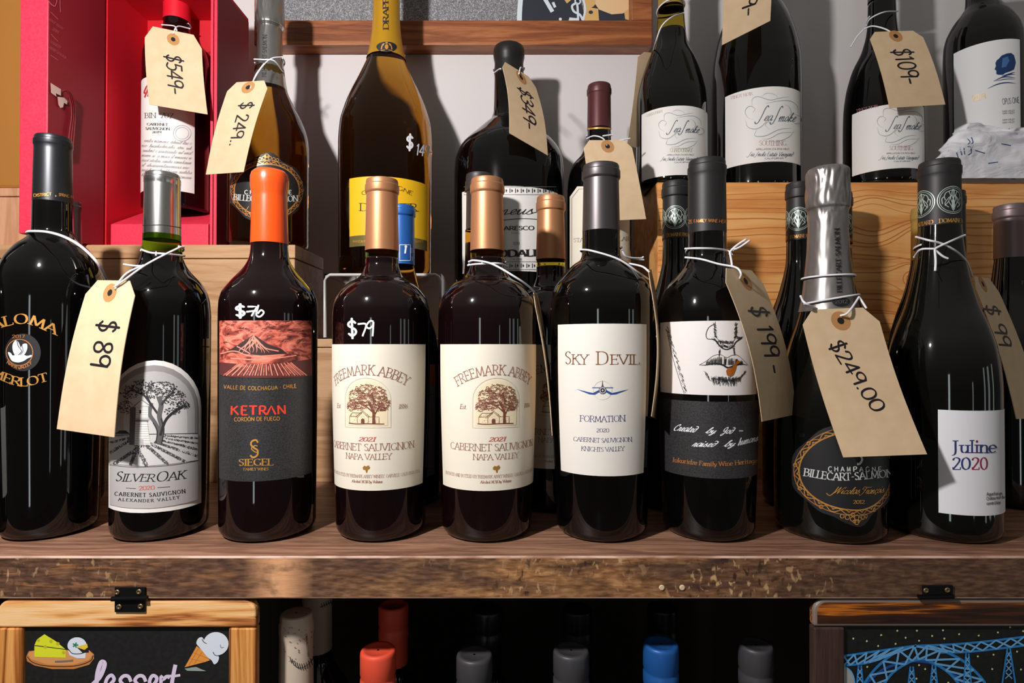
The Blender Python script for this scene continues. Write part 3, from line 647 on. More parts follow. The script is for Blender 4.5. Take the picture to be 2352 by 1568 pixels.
# picture frame on the wall
t = thing('framed_chalk_picture', 'brown wooden framed chalk picture hung on the white wall', 'picture', (-.08, .825, .577))
ya, yb2 = .812, .8395
m = MB(); m.box((Xat(580, ya), ya, Zat(103, ya)), (Xat(1500, ya), yb2, Zat(46, ya)), FRAMEW); m.build('bottom_rail', t, .0015)
m = MB(); m.box((Xat(1452, ya), ya, Zat(45.5, ya)), (Xat(1500, ya), yb2, 1.0), FRAMEW); m.build('side_rail', t, .0015)
m = MB(); m.box((Xat(580, ya), ya, Zat(45.5, ya)), (Xat(600, ya), yb2, 1.0), FRAMEW); m.build('side_rail', t, .0015)
SHEEN = M('glitter_sheen', (128, 126, 128), .5); noise_col(SHEEN, 620.0, [(.3, (92, 90, 94)), (.55, (142, 140, 144)), (.72, (196, 194, 198))], detail=2.0)  # grey speckle paints the sheen of light on the glossy board
m = MB(); m.box((Xat(590, ya), .832, Zat(48, ya)), (Xat(1456, ya), .8385, 1.0), SHEEN); pan = m.build('panel', t)
K = Canvas(lambda x, y, off: P(x, y, .8318 - off), 14, True, .0002)
NAVY = M('chalk_navy', (44, 48, 58), .7); CHW = M('chalk_white', (222, 232, 240), .7); CHT = M('chalk_tan', (238, 198, 150), .7); CHO = M('chalk_ochre', (224, 178, 112), .7)
K.poly([(1190, 48), (1194, -60), (1320, -60), (1345, 48)], NAVY, 0); K.poly([(1345, 48), (1330, -60), (1450, -60), (1452, 48)], NAVY)
K.line([(1193, 48), (1194, 20), (1199, -40)], 11, CHW, lift=.0003); K.line([(1242, -20), (1256, 5), (1269, 27)], 9, CHW, False); K.line([(1270, 5), (1275, 17)], 6, CHW, False)
K.disc((1287, 44), 3.5, CHW); K.poly([(1372, -60), (1450, -60), (1452, 22), (1430, 31), (1405, 33), (1376, 22), (1364, 5)], CHT); K.poly([(1340, 15), (1374, 20), (1376, 48), (1342, 48)], CHO); K.poly([(1434, 28), (1444, 20), (1452, 24), (1452, 48), (1436, 44)], CHO)
K.poly([(1292, -50), (1312, 0), (1302, 8), (1290, -10)], CHO); K.disc((1354, 4), 14, CHO)
K.lift = .0006; K.line([(1328, 46), (1326, 12), (1322, 8), (1314, 14), (1318, 26), (1332, 34), (1339, 47)], 5, CHW); K.line([(1339, 47), (1344, 20), (1337, -10)], 5, CHW); K.ring((1327, 3), 6, 3.5, CHW); K.disc((1357, 28), 5, NAVY, 4)
K.poly([(1308, 40), (1330, 42), (1330, 48), (1306, 48)], CHW)
K.line([(1456, 40), (1452, -40)], 2.5, CHT, False)
K.build('chalk_drawing', pan)

# ------------------------------------------------------------------ open red presentation box
t = thing('presentation_box', 'open red presentation box with a bottle standing inside it', 'box', (-.42, .74, .273))
zb0, zb1 = .2732, .590; xL, xR = -.4855, -.3605
m = MB(); m.box((xL, .779, zb0), (xR, .783, zb1), REDI); m.build('back_wall', t)
m = MB(); m.box((xL - .004, .702, zb0), (xL, .783, zb1), REDI); m.build('side_wall', t)
m = MB(); m.box((xR, .700, zb0), (xR + .0030, .783, zb1), REDB); m.box((xR + .0042, .700, zb0), (xR + .0075, .783, zb1), REDB); m.box((xR + .003, .703, zb0), (xR + .0042, .783, zb1), REDD); m.box((xR + .0075, .7005, zb0), (xR + .0079, .783, zb1), REDD); m.build('side_wall', t)
m = MB(); m.box((xL, .702, zb1), (xR + .0075, .783, zb1 + .004), REDI); m.build('top_wall', t)
m = MB(); m.box((xL, .702, zb0), (xR, .783, zb0 + .002), REDI); m.build('base_wall', t)
m = MB(); m.add([(xL + .005, .702, zb0 + .002), (xR - .003, .702, zb0 + .002), (xR - .003, .702, zb0 + .029), (xL + .005, .702, zb0 + .029), (xL + .0005, .7785, zb0 + .002), (xR - .0005, .7785, zb0 + .002), (xR - .0005, .7785, zb0 + .062), (xL + .0005, .7785, zb0 + .062)],
               [(0, 1, 2, 3), (3, 2, 6, 7), (0, 3, 7, 4), (1, 5, 6, 2), (4, 7, 6, 5), (0, 4, 5, 1)], REDB); m.build('bottle_cradle', t, .001)
lx0, lx1 = Xat(40, .613), xL - .0005
m = MB(); m.box((lx0, .613, zb0 + .0005), (lx1, .699, zb1), REDB); lid = m.build('lid', t, .0012)
lid.data.materials.append(REDD)
for p in lid.data.polygons:
    if p.normal.x > .9: p.material_index = 1
def lidfn(px, py, off):                                   # the inner face of the lid
    d = ray(px, py); k = (lx1 + .0002 + off) / d.x; q = d * k + Vector((0, 0, CZ)); q.x = lx1 + .0002 + off; return q
K = Canvas(lidfn, 10, True, .0001); PK = M('print_rose', (206, 104, 124), .6)
K.line([(110, 0), (118, 10), (126, 14), (130, 4), (131, -10)], 2, PK); K.line([(138, -4), (138, 12), (139, 28)], 1.5, PK)
for a_, b_, s_, h_ in (((112, 45), (143, 68), 'ATAGE VALLEY', 4.5), ((119, 68), (133, 77), '2019', 6), ((115, 97), (138, 112), 'VARIETY', 5), ((110, 108), (150, 135), 'CABERNET SAUVIGNON', 5)):
    K.text(s_, a_, b_, h_, ROMAN, PK)
for a_, b_ in (((116, 27), (133, 44)), ((117, 78), (133, 95)), ((116, 126), (133, 138))): K.line([a_, b_], 1, PK, False)
K.build('lettering', lid)
K = Canvas(lidfn, 10, True, .0012); BONE = M('bone_clasp', (226, 196, 184), .5)
K.poly([(116, 190), (140, 205), (140, 220), (128, 214), (130, 222), (117, 213)], BONE); K.poly([(132, 222), (147, 224), (155, 232), (154, 240), (147, 236), (145, 246), (139, 248), (134, 240)], BONE)
K.build('clasp', lid)
m = MB()
for dx in (0, 4, 8): m.tube(string_path([lidfn(142 + dx * .3, 210, .004), lidfn(152 + dx * .6, 208, .006), lidfn(160 + dx, 225, .005), lidfn(165 + dx, 260, .003), lidfn(159 + dx * 1.4, 310, .003), lidfn(156 + dx * 1.2, 360, .003)]), .0008, M('cord_red', (120, 10, 24), .6), 6)
m.build('cord', lid)

# ------------------------------------------------------------------ front row of bottles
Y1 = .5
def silver_frame(K, mat, mat2, cx, cy, rx, ry, n, s):
    """scrolled ornament running round an oval"""
    for k in range(n):
        a = 2 * math.pi * k / n; p = V2(cx + rx * math.cos(a), cy + ry * math.sin(a)); q = [(p.x + s * .8 * math.cos(a + b) * (1 - b / 9), p.y + s * .8 * math.sin(a + b) * (1 - b / 9)) for b in (0, 1, 2, 3, 4, 5, 6)]
        K.line(q, s * .26, mat if k % 2 else mat2)

# the bottle that peeks in at the left edge
b = Bottle('dark bottle cut off by the left edge, white label slipping into view', -137 + 9, .478, 0, [(560, 45), (600, 60), (650, 120), (690, 138), (740, 142), (1180, 140)], GLASSG)
b.capsule(545, 44, 400, 42, 44, 360, CAPBLK)
b.label(-60, 6, 940, 1150, WHITE, a0=-20, a1=68)

# 1 gold lettered bottle
b = B1 = Bottle('large dark bottle with arched gold lettering and a white bird disc, left end of row', 119, Y1, 0, [(460, 48.2), (469, 48.5), (530, 50), (546, 58), (570, 88), (604, 114), (640, 125), (680, 127.5), (740, 128), (1190, 118)], GLASS)
cp = b.capsule(467, 48.5, 338, 45.5, 47.5, 302, CAPBLK)
K = b.canvas(b.cprof); 
K.text('DISTRICT', (78, 452), (119, 449), 6.5, SANSB, GOLD); K.disc((128, 450), 1.7, GOLD); K.text('SPRING MO', (134, 450), (172, 456), 6.5, SANS, GOLD); K.build('lettering', cp)
K = b.canvas()
def arcpx(K, t, p0, pm, p1, h, st, mat):
    a, m_, c = V2(*p0), V2(*pm), V2(*p1); pts = cat_rom([a, m_, c], False, 16); L = [0]
    for i in range(1, len(pts)): L.append(L[-1] + (pts[i] - pts[i - 1]).length)
    def path(u):
        s = max(0, min(L[-1] * .9999, u * L[-1])); i = max(k for k in range(len(L) - 1) if L[k] <= s)
        d = pts[i + 1] - pts[i]; return pts[i] + d * ((s - L[i]) / d.length), d.normalized()
    path.length = L[-1]; K.text(t, None, None, h, st, mat, path)
arcpx(K, 'PALOMA', (-40, 765), (52, 743), (128, 768), 22, ROMANB, GOLD); arcpx(K, 'MERLOT', (-22, 862), (48, 886), (112, 874), 19, ROMANB, GOLD)
K.build('lettering', b.root)
K = b.canvas(step=7)
K.disc((53, 809), 41, BLKLAB2, 43, 40); K.ring((46, 809), 30, 2, GOLD2, 30, 40, lift=.0002)
K.text('2017', (29, 776), (58, 776), 7, SANS, GOLD2, lift=.0002); arcpx(K, 'NAPA VALLEY', (16, 834), (44, 848), (75, 836), 7.5, SANSB, GOLD2)
DOVE = M('dove_white', (226, 224, 238), .6)
K.blob([(20, 809), (26, 810), (31, 816), (37, 815), (45, 817), (56, 815), (64, 817), (73, 815), (73, 819), (64, 823), (55, 829), (43, 832), (30, 829), (24, 820)], DOVE, .0003); K.blob([(36, 815), (31, 804), (31, 790), (38, 781), (44, 786), (50, 800), (55, 806), (52, 815), (44, 818)], DOVE, .00032); K.blob([(52, 792), (62, 789), (64, 798), (60, 810), (54, 816), (48, 812)], DOVE, .00028)
K.line([(40, 781), (44, 795), (51, 806), (44, 815)], 1.6, BLKLAB2, lift=.0004); K.line([(52, 792), (54, 806), (48, 815)], 1.2, BLKLAB2); K.build('emblem', b.root)

# 2 tower and tree label, tin capsule
b = B2 = Bottle('green necked bottle with tin capsule and a grey tower and tree label', 371, Y1, 0, [(540, 45), (551, 45), (575, 47.5), (590, 50), (601, 54), (618, 65), (650, 97), (675, 111), (700, 116.5), (730, 118.5), (1190, 115)], (GLASS, GREENN), fill=583)
cp = b.capsule(552, 44.5, 424, 43, 43.5, 388, CAPSIL)
K = b.canvas(b.cprof); K.line([(328, 517), (372, 516), (416, 523)], 1.4, INK, False); K.build('seam', cp)
lab_m = MB()
K = b.canvas(base=.0002, step=8)
def arch(x0, x1, yt, ys, yb, n=14, yb1=None):
    cx = (x0 + x1) / 2; rx = (x1 - x0) / 2
    return [(x0, yb)] + [(cx - rx * math.cos(math.pi * k / n), ys - (ys - yt) * math.sin(math.pi * k / n)) for k in range(n + 1)] + [(x1, yb1 or yb)]
K.poly(arch(250, 462, 827, 935, 1165, 16, 1154)[:1] + arch(250, 462, 827, 935, 1165, 16)[1:-1] + [(462, 1154), (441, 1161.5), (420, 1167.3), (392, 1172.6), (360, 1176), (330, 1177.6), (300, 1177), (280, 1174.6), (262, 1170.5)], WHITE)
lab = K.build('label', b.root); lab['label'] = 'arched grey and white picture label'
K = b.canvas(base=.0003, step=8)
SKY1 = M('print_grey', (150, 146, 146), .6); SKY2 = M('print_grey_mid', (184, 180, 180), .6); SKY3 = M('print_grey_light', (212, 208, 207), .6); DRK = M('print_dark', (44, 42, 46), .6); MIDG = M('print_mid', (98, 95, 97), .6)
K.poly(arch(254, 454, 838, 935, 1156)[:-1] + [(454, 1146), (430, 1153.5), (400, 1160), (370, 1164.6), (340, 1167), (310, 1166.6), (280, 1164)], SKY1, 0)
K.poly(arch(262, 447, 852, 940, 1010), SKY2, .00004); K.poly(arch(285, 430, 880, 960, 1010), SKY3, .00008)
rnd = random.Random(4)
K.lift = .00012                                          # vineyard rows
K.poly([(254, 1004), (454, 994), (454, 1056), (400, 1064), (330, 1070), (254, 1064)], SKY3)
for (x0, y0, x1, y1, w0) in ((330, 1020, 262, 1066, 10), (318, 1022, 300, 1068, 10), (312, 1022, 338, 1070, 11), (335, 1020, 385, 1066, 10), (345, 1018, 425, 1060, 9), (355, 1014, 454, 1048, 8), (365, 1010, 454, 1032, 6), (370, 1005, 454, 1018, 5), (372, 1000, 454, 1006, 4), (300, 1010, 254, 1040, 8), (300, 1004, 254, 1016, 6)):
    K.line([(x0, y0), (x1, y1)], w0 * .75, MIDG, False, lift=.00012)
    for k in range(70):
        u = rnd.random(); K.disc((x0 + (x1 - x0) * u + rnd.uniform(-w0, w0) * .55, y0 + (y1 - y0) * u + rnd.uniform(-2.4, 2.4)), rnd.uniform(.6, 1.5), DRK if rnd.random() < .62 else SKY3, n=6, lift=.00016)
K.line([(254, 1000), (330, 997), (454, 995)], 1.6, DRK, lift=.00016); K.poly([(264, 996), (276, 988), (290, 988), (300, 996)], DRK)
K.lift = .0002                                           # tree: trunks, limbs, crown
for pts, w0 in (([(362, 1018), (364, 990), (356, 970), (344, 950), (348, 925)], 9), ([(366, 1018), (372, 985), (366, 955), (370, 930), (364, 910)], 11), ([(368, 1000), (380, 965), (400, 945), (425, 930)], 6), ([(366, 955), (352, 935), (338, 915), (325, 900)], 5), ([(370, 930), (385, 910), (400, 900)], 5), ([(348, 930), (338, 905), (345, 890)], 3), ([(325, 905), (305, 895), (290, 905)], 3)):
    K.line(pts, w0, DRK if w0 < 9 else MIDG)
K.line([(358, 1018), (361, 990), (352, 970)], 2.5, DRK, lift=.00026); K.line([(371, 1018), (376, 988), (370, 960)], 2.5, DRK)
for cx, cy, rx, ry, n in ((330, 888, 34, 16, 150), (372, 890, 34, 14, 150), (398, 912, 28, 18, 160), (420, 930, 16, 9, 70), (300, 900, 22, 18, 90), (290, 935, 18, 16, 90), (350, 905, 24, 10, 60), (395, 945, 18, 9, 50)):
    for k in range(n):
        a = rnd.uniform(0, 6.28); r = math.sqrt(rnd.random()); K.disc((cx + rx * r * math.cos(a), cy + ry * r * math.sin(a)), rnd.uniform(.9, 2.3), DRK if rnd.random() < .7 else MIDG, rnd.uniform(.7, 1.6), 6, lift=.00024)
K.lift = .0003                                           # the water tower
K.poly([(311, 932), (326, 918), (345, 932)], WHITE); K.line([(308, 933), (326, 918), (347, 933)], 1.4, DRK, False); K.poly([(313, 933), (341, 933), (341, 960), (313, 960)], WHITE); K.poly([(309, 960), (344, 960), (342, 966), (311, 966)], SKY2); K.poly([(310, 966), (338, 966), (346, 1021), (306, 1021)], WHITE)
for k in range(16):
    y = 936 + k * 5.4; K.line([(313 - (k > 5) * (k - 5) * .7, y), (341 + (k > 5) * (k - 7) * .6, y)], .8, SKY1, False, lift=.00034)
K.line([(312, 966), (340, 966)], 2, DRK, False); K.poly([(321, 941), (325, 941), (325, 949), (321, 949)], DRK); K.poly([(319, 1008), (330, 1008), (330, 1022), (319, 1022)], SKY2); K.poly([(322, 1011), (327, 1011), (327, 1017), (322, 1017)], DRK); K.poly([(300, 935), (313, 935), (310, 1021), (298, 1021)], MIDG)
K.poly([(254, 1066), (330, 1072), (400, 1066), (454, 1057), (454, 1146), (430, 1153.5), (400, 1160), (370, 1164.6), (340, 1167), (310, 1166.6), (280, 1164), (254, 1158)], SKY2, .00036)
K.line([(254, 1067), (300, 1072), (345, 1071.5), (400, 1067), (454, 1057)], 1.2, DRK, lift=.0004)
K.build('picture', lab)
K = b.canvas(base=.00075)
K.text('S', (266, 1104), (281, 1104), 22, ITAL, INK); K.text('ILVER', (281, 1104.5), (354, 1105), 17, ITAL, INK); K.text('O', (357, 1105), (384, 1103.5), 22, ITAL, INK); K.text('AK', (385, 1103), (424, 1098), 18, ITAL, INK)
K.text('2020', (320, 1125), (356, 1123), 9, ROMANB, INKR); K.line([(291, 1120), (313, 1121)], 1, INK, False); K.line([(362, 1119), (390, 1117)], 1, INK, False)
arcpx(K, 'CABERNET SAUVIGNON', (264, 1137), (345, 1140), (426, 1131), 8.5, dict(W=.18, c=.5, serif=1, track=.22), INK); arcpx(K, 'ALEXANDER VALLEY', (272, 1149), (345, 1152), (413, 1144), 6.5, dict(W=.16, c=.5, serif=1, track=.3), INK)
K.build('lettering', lab)

# 3 orange wax, red volcano label
b = B3 = Bottle('dark bottle dipped in orange wax with a red volcano picture label', 618, Y1, 0, [(552, 43), (560, 43), (580, 44.5), (593, 47), (610, 55), (622, 64), (651, 91), (676, 109), (698, 114), (730, 115), (1190, 112)], GLASSR)
b.capsule(561, 44.2, 432, 41.5, 45.5, 379, WAXO, 'wax_seal', wax=True, label='glossy orange wax seal')
lab = b.label(503, 717, 735.5, 1104, BLKLAB, label='black label under a red picture', a0=None)
LAVA = M('print_lava', (226, 110, 92), .6)
_m = LAVA; _tc = nd(_m, 'ShaderNodeTexCoord'); _mp = nd(_m, 'ShaderNodeMapping'); _mp.inputs['Scale'].default_value = (1, 1, 1.9); _mp.inputs['Rotation'].default_value = (0, .55, 0)
_nz = nd(_m, 'ShaderNodeTexNoise', Scale=62.0, Detail=7.0, Distortion=1.6, Roughness=.62); _r = ramp(_m, [(.36, (70, 30, 28)), (.46, (158, 66, 54)), (.54, (226, 112, 92)), (.7, (246, 160, 136))])
lk(_m, _tc.outputs['Object'], _mp.inputs[0]); lk(_m, _mp.outputs[0], _nz.inputs['Vector']); lk(_m, _nz.outputs[0], _r.inputs[0]); lk(_m, _r.outputs[0], _m.node_tree.nodes['Principled BSDF'].inputs['Base Color'])
K = b.canvas(step=8); EMB = M('print_ember', (96, 44, 42), .6); ROSE = M('print_rose_light', (244, 150, 128), .6); SOOT = M('print_soot', (62, 36, 38), .6)
K.poly([(505, 736), (715, 736), (714, 862), (690, 866), (610, 868), (530, 866), (506, 860)], LAVA, 0)
K.poly([(520, 808), (545, 793), (580, 770), (586, 770), (615, 790), (645, 800), (660, 812), (600, 816)], SOOT, .00006)
rnd = random.Random(9)
for k in range(9):
    x = 583; pts = [(x + rnd.uniform(-3, 3), 770)]; dx = (k - 4) * 7
    for i in range(1, 6): pts.append((x + dx * i / 4 + rnd.uniform(-3, 3), 770 + i * 8 + rnd.uniform(-1, 1)))
    K.line(pts, 2.6, ROSE, taper=True, lift=.0001)
for pts in ([(545, 795), (560, 803), (575, 812)], [(600, 790), (612, 800), (640, 806)], [(508, 812), (540, 806), (580, 818), (650, 814)], [(530, 822), (600, 826), (680, 816)]): K.line(pts, 2.4, ROSE)
K.poly([(506, 826), (560, 830), (640, 828), (714, 820), (713, 862), (690, 866), (610, 868), (530, 866), (506, 860)], EMB, .00014)
for k in range(30):
    x0 = 516 + k * 6.4; K.line([(610 + (x0 - 610) * .62, 832), (610 + (x0 - 610) * .8, 846), (610 + (x0 - 610) * 1.02, 862)], 2.4, ROSE if k % 2 else LAVA, lift=.00018)
K.poly([(506, 822), (560, 828), (640, 826), (714, 814), (714, 824), (640, 835), (560, 836), (506, 832)], LAVA, .00022)
for k in range(70):                                     # cloud curls
    cx, cy = rnd.uniform(518, 702), rnd.uniform(740, 790)
    if abs(cx - 583) < 30 and cy > 765: continue
    r = rnd.uniform(2, 6); K.line([(cx + r * math.cos(a) * 1.4, cy + r * math.sin(a) * .7) for a in (2.6, 3.4, 4.2, 5.0, 5.8)], 1.2, ROSE if k % 3 else SOOT, taper=True, lift=.00008)
K.build('picture', lab)
K = b.canvas(); RED = M('foil_red', (238, 66, 48), .45)
arcpx(K, 'VALLE DE COLCHAGUA · CHILE', (514, 892), (598, 895.5), (681, 890), 8.5, dict(W=.17, c=1, serif=0, track=.12), GOLD)
for ch, xa, xb in (('K', 530, 549), ('E', 553, 571), ('T', 571, 592), ('R', 594, 613)): K.text(ch, (xa, 952), (xb, 952.3), 20, dict(W=.16, c=1, serif=0), RED)
K.line([(613, 952), (623, 932), (633, 951.5)], 4, RED, False); K.text('N', (637, 951), (657, 950), 20, dict(W=.17, c=1, serif=0), RED)
K.text('CORDÓN DE FUEGO', (538, 967), (643, 965), 8.5, dict(W=.17, c=1, serif=0, track=.08), GOLD)
K.line([(593, 1016), (588, 1010), (579, 1013), (577, 1021), (584, 1028), (592, 1034), (591, 1045), (582, 1050), (575, 1045)], 4, GOLD); K.line([(592, 1024), (585, 1023), (578, 1030), (588, 1038), (593, 1036)], 2.2, GOLD)
K.text('SIEGEL', (549, 1069), (628, 1068), 15, ROMANB, GOLD); K.text('FAMILY WINES', (560, 1080), (617, 1079.5), 6, ROMANB, GOLD); K.build('lettering', lab)
K = b.canvas(); K.text('$', (542, 727), (566, 725), 24, dict(W=.16, c=1, serif=0, round=1), MARK); K.line([(569, 704), (590, 704), (578, 726)], 4, MARK, False); K.line([(566, 716), (590, 713)], 4, MARK, False); K.line([(594, 700), (589, 722), (597, 727), (606, 718), (600, 712), (592, 720)], 4, MARK); K.build('handwritten_price', b.root)

# 4, 5 the twin cream labels, and their third behind
FK = [(567, 38.5), (577, 38.5), (605, 38.5), (619, 42), (638, 53), (654, 79), (670, 94), (690, 106), (714, 111), (745, 112), (800, 112), (1190, 102.5)]
def tree_label(b, ac):
    """local mm drawing shared by the three bottles"""
    lab = None; m = MB(); hw = math.radians(78); zt = .1573; zb = .0425; nu, nv = 48, 8; vs = []; fs = []
    for j in range(nv + 1):
        for i in range(nu + 1): vs.append(b.at(ac - hw + 2 * hw * i / nu, zb + (zt - zb) * j / nv, .0002))
    for j in range(nv):
        for i in range(nu): o = j * (nu + 1) + i; fs.append((o, o + 1, o + nu + 2, o + nu + 1))
    m.add(vs, fs, CREAM, True)
    rim = list(range(nu + 1)) + list(range(nv * (nu + 1) + nu, nv * (nu + 1) - 1, -1)); k = len(rim)
    m.add([vs[i] for i in rim] + [Vector((b.X + (vs[i].x - b.X) * .993, b.Y + (vs[i].y - b.Y) * .993, vs[i].z)) for i in rim], [(a, (a + 1) % k, k + (a + 1) % k, k + a) for a in range(k)], CREAM)
    lab = m.build('label', b.root); Z0 = .1
    K = b.local(ac, Z0); PANEL = M('cream_panel', (242, 226, 190), .6); ED = M('cream_edge', (226, 208, 176), .6)
    A = [(-19, -8)] + [(-19 * math.cos(math.pi * k / 14), 14 + 17 * math.sin(math.pi * k / 14)) for k in range(15)] + [(19, -8)]
    K.line(A + [A[0]], .5, ED, False, lift=.00002); A2 = [(x * .88, -6.5 + (y + 8) * .92) for x, y in A]; K.poly(A2, PANEL, 0)
    rnd = random.Random(21); BR = M('oak_brown', (116, 64, 50), .6); BR2 = M('oak_brown_light', (168, 112, 90), .6)
    K.lift = .00006
    for pts, w_ in (([(6, -4.5), (6.2, 3), (4.5, 8), (2, 13)], 2.2), ([(6.2, 1), (9, 6), (12, 10)], 1.1), ([(5.5, 4), (1, 8), (-5, 11)], 1.0), ([(5, 7), (6, 13), (5, 19)], .9)): K.line(pts, w_, BR)
    for cx, cy, rx, ry, n in ((0, 21, 9, 5, 110), (-8, 16, 7, 6, 110), (9, 18, 7.5, 6, 110), (-12, 9, 4.5, 4.5, 70), (14, 11, 4.5, 6, 90), (1, 14, 8, 5, 110), (-5, 9, 6, 3.5, 60), (10, 8, 5, 3.5, 60)):
        for k in range(n):
            a = rnd.uniform(0, 6.28); r = math.sqrt(rnd.random()); x, y = cx + rx * r * math.cos(a), cy + ry * r * math.sin(a)
            s = rnd.uniform(.5, 1.1); K.line([(x - s, y - s * .3), (x, y + s * .5), (x + s, y - s * .2)], .42, BR if rnd.random() < .65 else BR2, lift=.0001)
    K.lift = .00012                                      # the stone house under the oak
    K.poly([(-14, -4.5), (-14, .5), (-6, .5), (-2.5, 4), (1.5, .5), (10, .5), (10, -4.5)], PANEL)
    for pts in ([(-14, -4.5), (-14, .5), (-11.5, 3.5), (-3.5, 3.5)], [(-7, -4.5), (-7, 0), (-2.5, 4.2), (2, 0), (2, -4.5)], [(2, .5), (10, .5), (10, -4.5)], [(-8, .6), (-2.5, 5.2), (3, .6)], [(-14, .5), (-7, .5)]): K.line(pts, .4, BR, False, lift=.00016)
    K.poly([(-4, -4.5), (-4, -1.6), (-2.5, -.6), (-1, -1.6), (-1, -4.5)], BR); K.line([(-15, -4.8), (-8, -5.2), (2, -4.9), (14, -5.2)], .7, BR); K.poly([(4.9, -4.8), (5.1, 2), (7.1, 2), (7.6, -4.8)], BR)
    for k in range(60): x, y = rnd.uniform(-14, 9), rnd.uniform(-4.2, 3); K.line([(x, y), (x + .7, y)], .2, BR2, False)
    K.build('oak_picture', lab)
    K = b.local(ac, Z0); K.lift = .00005
    K.arc('FREEMARK ABBEY', (0, -25.5), 59, -33, 33, 7.6, ROMAN, INKB)
    K.text('Est.', (-30, 6.5), (-24, 6.5), 3.6, ITAL, INKB); K.text('1886', (25, 6.3), (33, 6.3), 3.4, ITAL, INKB)
    K.text('2021', (-6.5, -18.6), (7, -18.6), 3.2, dict(W=.14, c=.4, serif=1, slant=.2), INKR); K.text('CABERNET SAUVIGNON', (-40, -26), (40, -26), 5.4, ROMAN, INKB); K.text('NAPA VALLEY', (-18.5, -33), (19.5, -33), 4.4, ROMAN, INKB)
    K.text('PRODUCED AND BOTTLED BY FREEMARK ABBEY WINERY, OAKVILLE, CALIFORNIA, U.S.A.', (-47, -47.4), (47, -47.4), 2.4, ROMAN, INKB); K.text('Alcohol 14.5% by Volume', (-12.5, -51.4), (12.5, -51.4), 2.1, ROMANB, INKB)
    LEAF = M('gold_leaf', (176, 128, 56), .45, .3)
    K.poly([(-3, -39.5), (-1.6, -37.8), (0, -38.4), (1.8, -37.4), (3, -39), (2.2, -40.6), (1.2, -40.8), (.6, -43.4), (-.2, -43.2), (-.8, -41), (-2.4, -41)], LEAF)
    K.build('lettering', lab)
    return lab
b = B4 = Bottle('copper capped bottle with cream oak tree label and a white $79 on the glass', 877, Y1, 0, FK, (GLASSR, YELN), fill=593)
b.capsule(577, 39.3, 444, 36.5, 39.5, 402, CAPCOP); tree_label(b, math.radians(-5))
K = b.canvas(); K.text('$', (800, 772), (823, 770), 34, dict(W=.13, c=1, serif=0, round=1), MARK); K.line([(822, 744), (841, 745), (833, 772)], 4, MARK); K.line([(858, 738), (850, 737), (842, 748), (848, 754), (856, 748), (858, 739), (856, 772)], 4, MARK); K.build('handwritten_price', b.root)
b = B5 = Bottle('copper capped bottle with cream oak tree label and string at its neck', 1119, Y1, 0, FK, (GLASSR, YELN), fill=593)
b.capsule(577, 39.3, 444, 36.5, 39.5, 400, CAPCOP); tree_label(b, math.radians(13))

# 6 aeroplane label
b = B6 = Bottle('charcoal capped bottle with white label and a blue aeroplane', 1381, Y1, 0, [(525, 43), (560, 43.5), (585, 44.5), (597, 49), (607, 63), (637, 94), (659, 109), (682, 115), (720, 117), (800, 117), (1195, 104)], GLASS)
b.capsule(533, 43.3, 412, 41, 44.5, 366, CAPGRY)
lab = b.label(1283.5, 1483, 743, 1093, COTTON)
K = b.canvas(); BRZ = M('bronze_print', (150, 92, 44), .35, .5)
K.text('S', (1298, 836), (1313, 836), 29, ROMAN, BRZ); K.text('KY', (1314, 836), (1351, 836.5), 22, ROMAN, BRZ); K.text('D', (1370, 836.5), (1398, 836.5), 29, ROMAN, BRZ); K.text('EVIL', (1402, 836.5), (1469, 836), 22, ROMAN, BRZ)
arcpx(K, 'FORMATION', (1332, 967), (1384, 968.5), (1436, 966.5), 13.5, ROMAN, INKBL); K.text('2020', (1370, 992), (1399, 992), 8.5, ROMAN, INKBL)
arcpx(K, 'CABERNET SAUVIGNON', (1317, 1012), (1384, 1015.5), (1451, 1013), 9.5, ROMAN, INKBL); arcpx(K, 'KNIGHTS VALLEY', (1335, 1034), (1384, 1036.5), (1434, 1034), 9.5, ROMAN, INKBL)
K.build('lettering', lab)
K = b.canvas(step=7); WING = M('wing_blue', (38, 78, 148), .5); GRYP = M('print_pale', (214, 208, 204), .6)
K.ring((1384, 896), 21, 1, GRYP, 21.5); K.poly([(1324, 893), (1352, 900), (1362, 902), (1378, 894), (1378, 899), (1366, 906), (1354, 905)], WING, .0001); K.poly([(1444, 893), (1416, 900), (1406, 902), (1390, 894), (1390, 899), (1402, 906), (1414, 905)], WING)
K.line([(1360, 890), (1408, 890)], 1.6, WING, False); K.line([(1383.5, 889), (1383.5, 873)], 2, INKBL, False, taper=True); K.poly([(1381, 889), (1383.5, 878), (1387, 889)], MIDG)
K.disc((1384, 896), 8.5, INKBL, lift=.00018); K.disc((1384, 896), 7, GRYP, lift=.00022); K.disc((1384, 896), 5.2, DRK, lift=.00026); K.disc((1384, 896), 2, GRYP, lift=.0003)
K.build('aeroplane_emblem', lab)

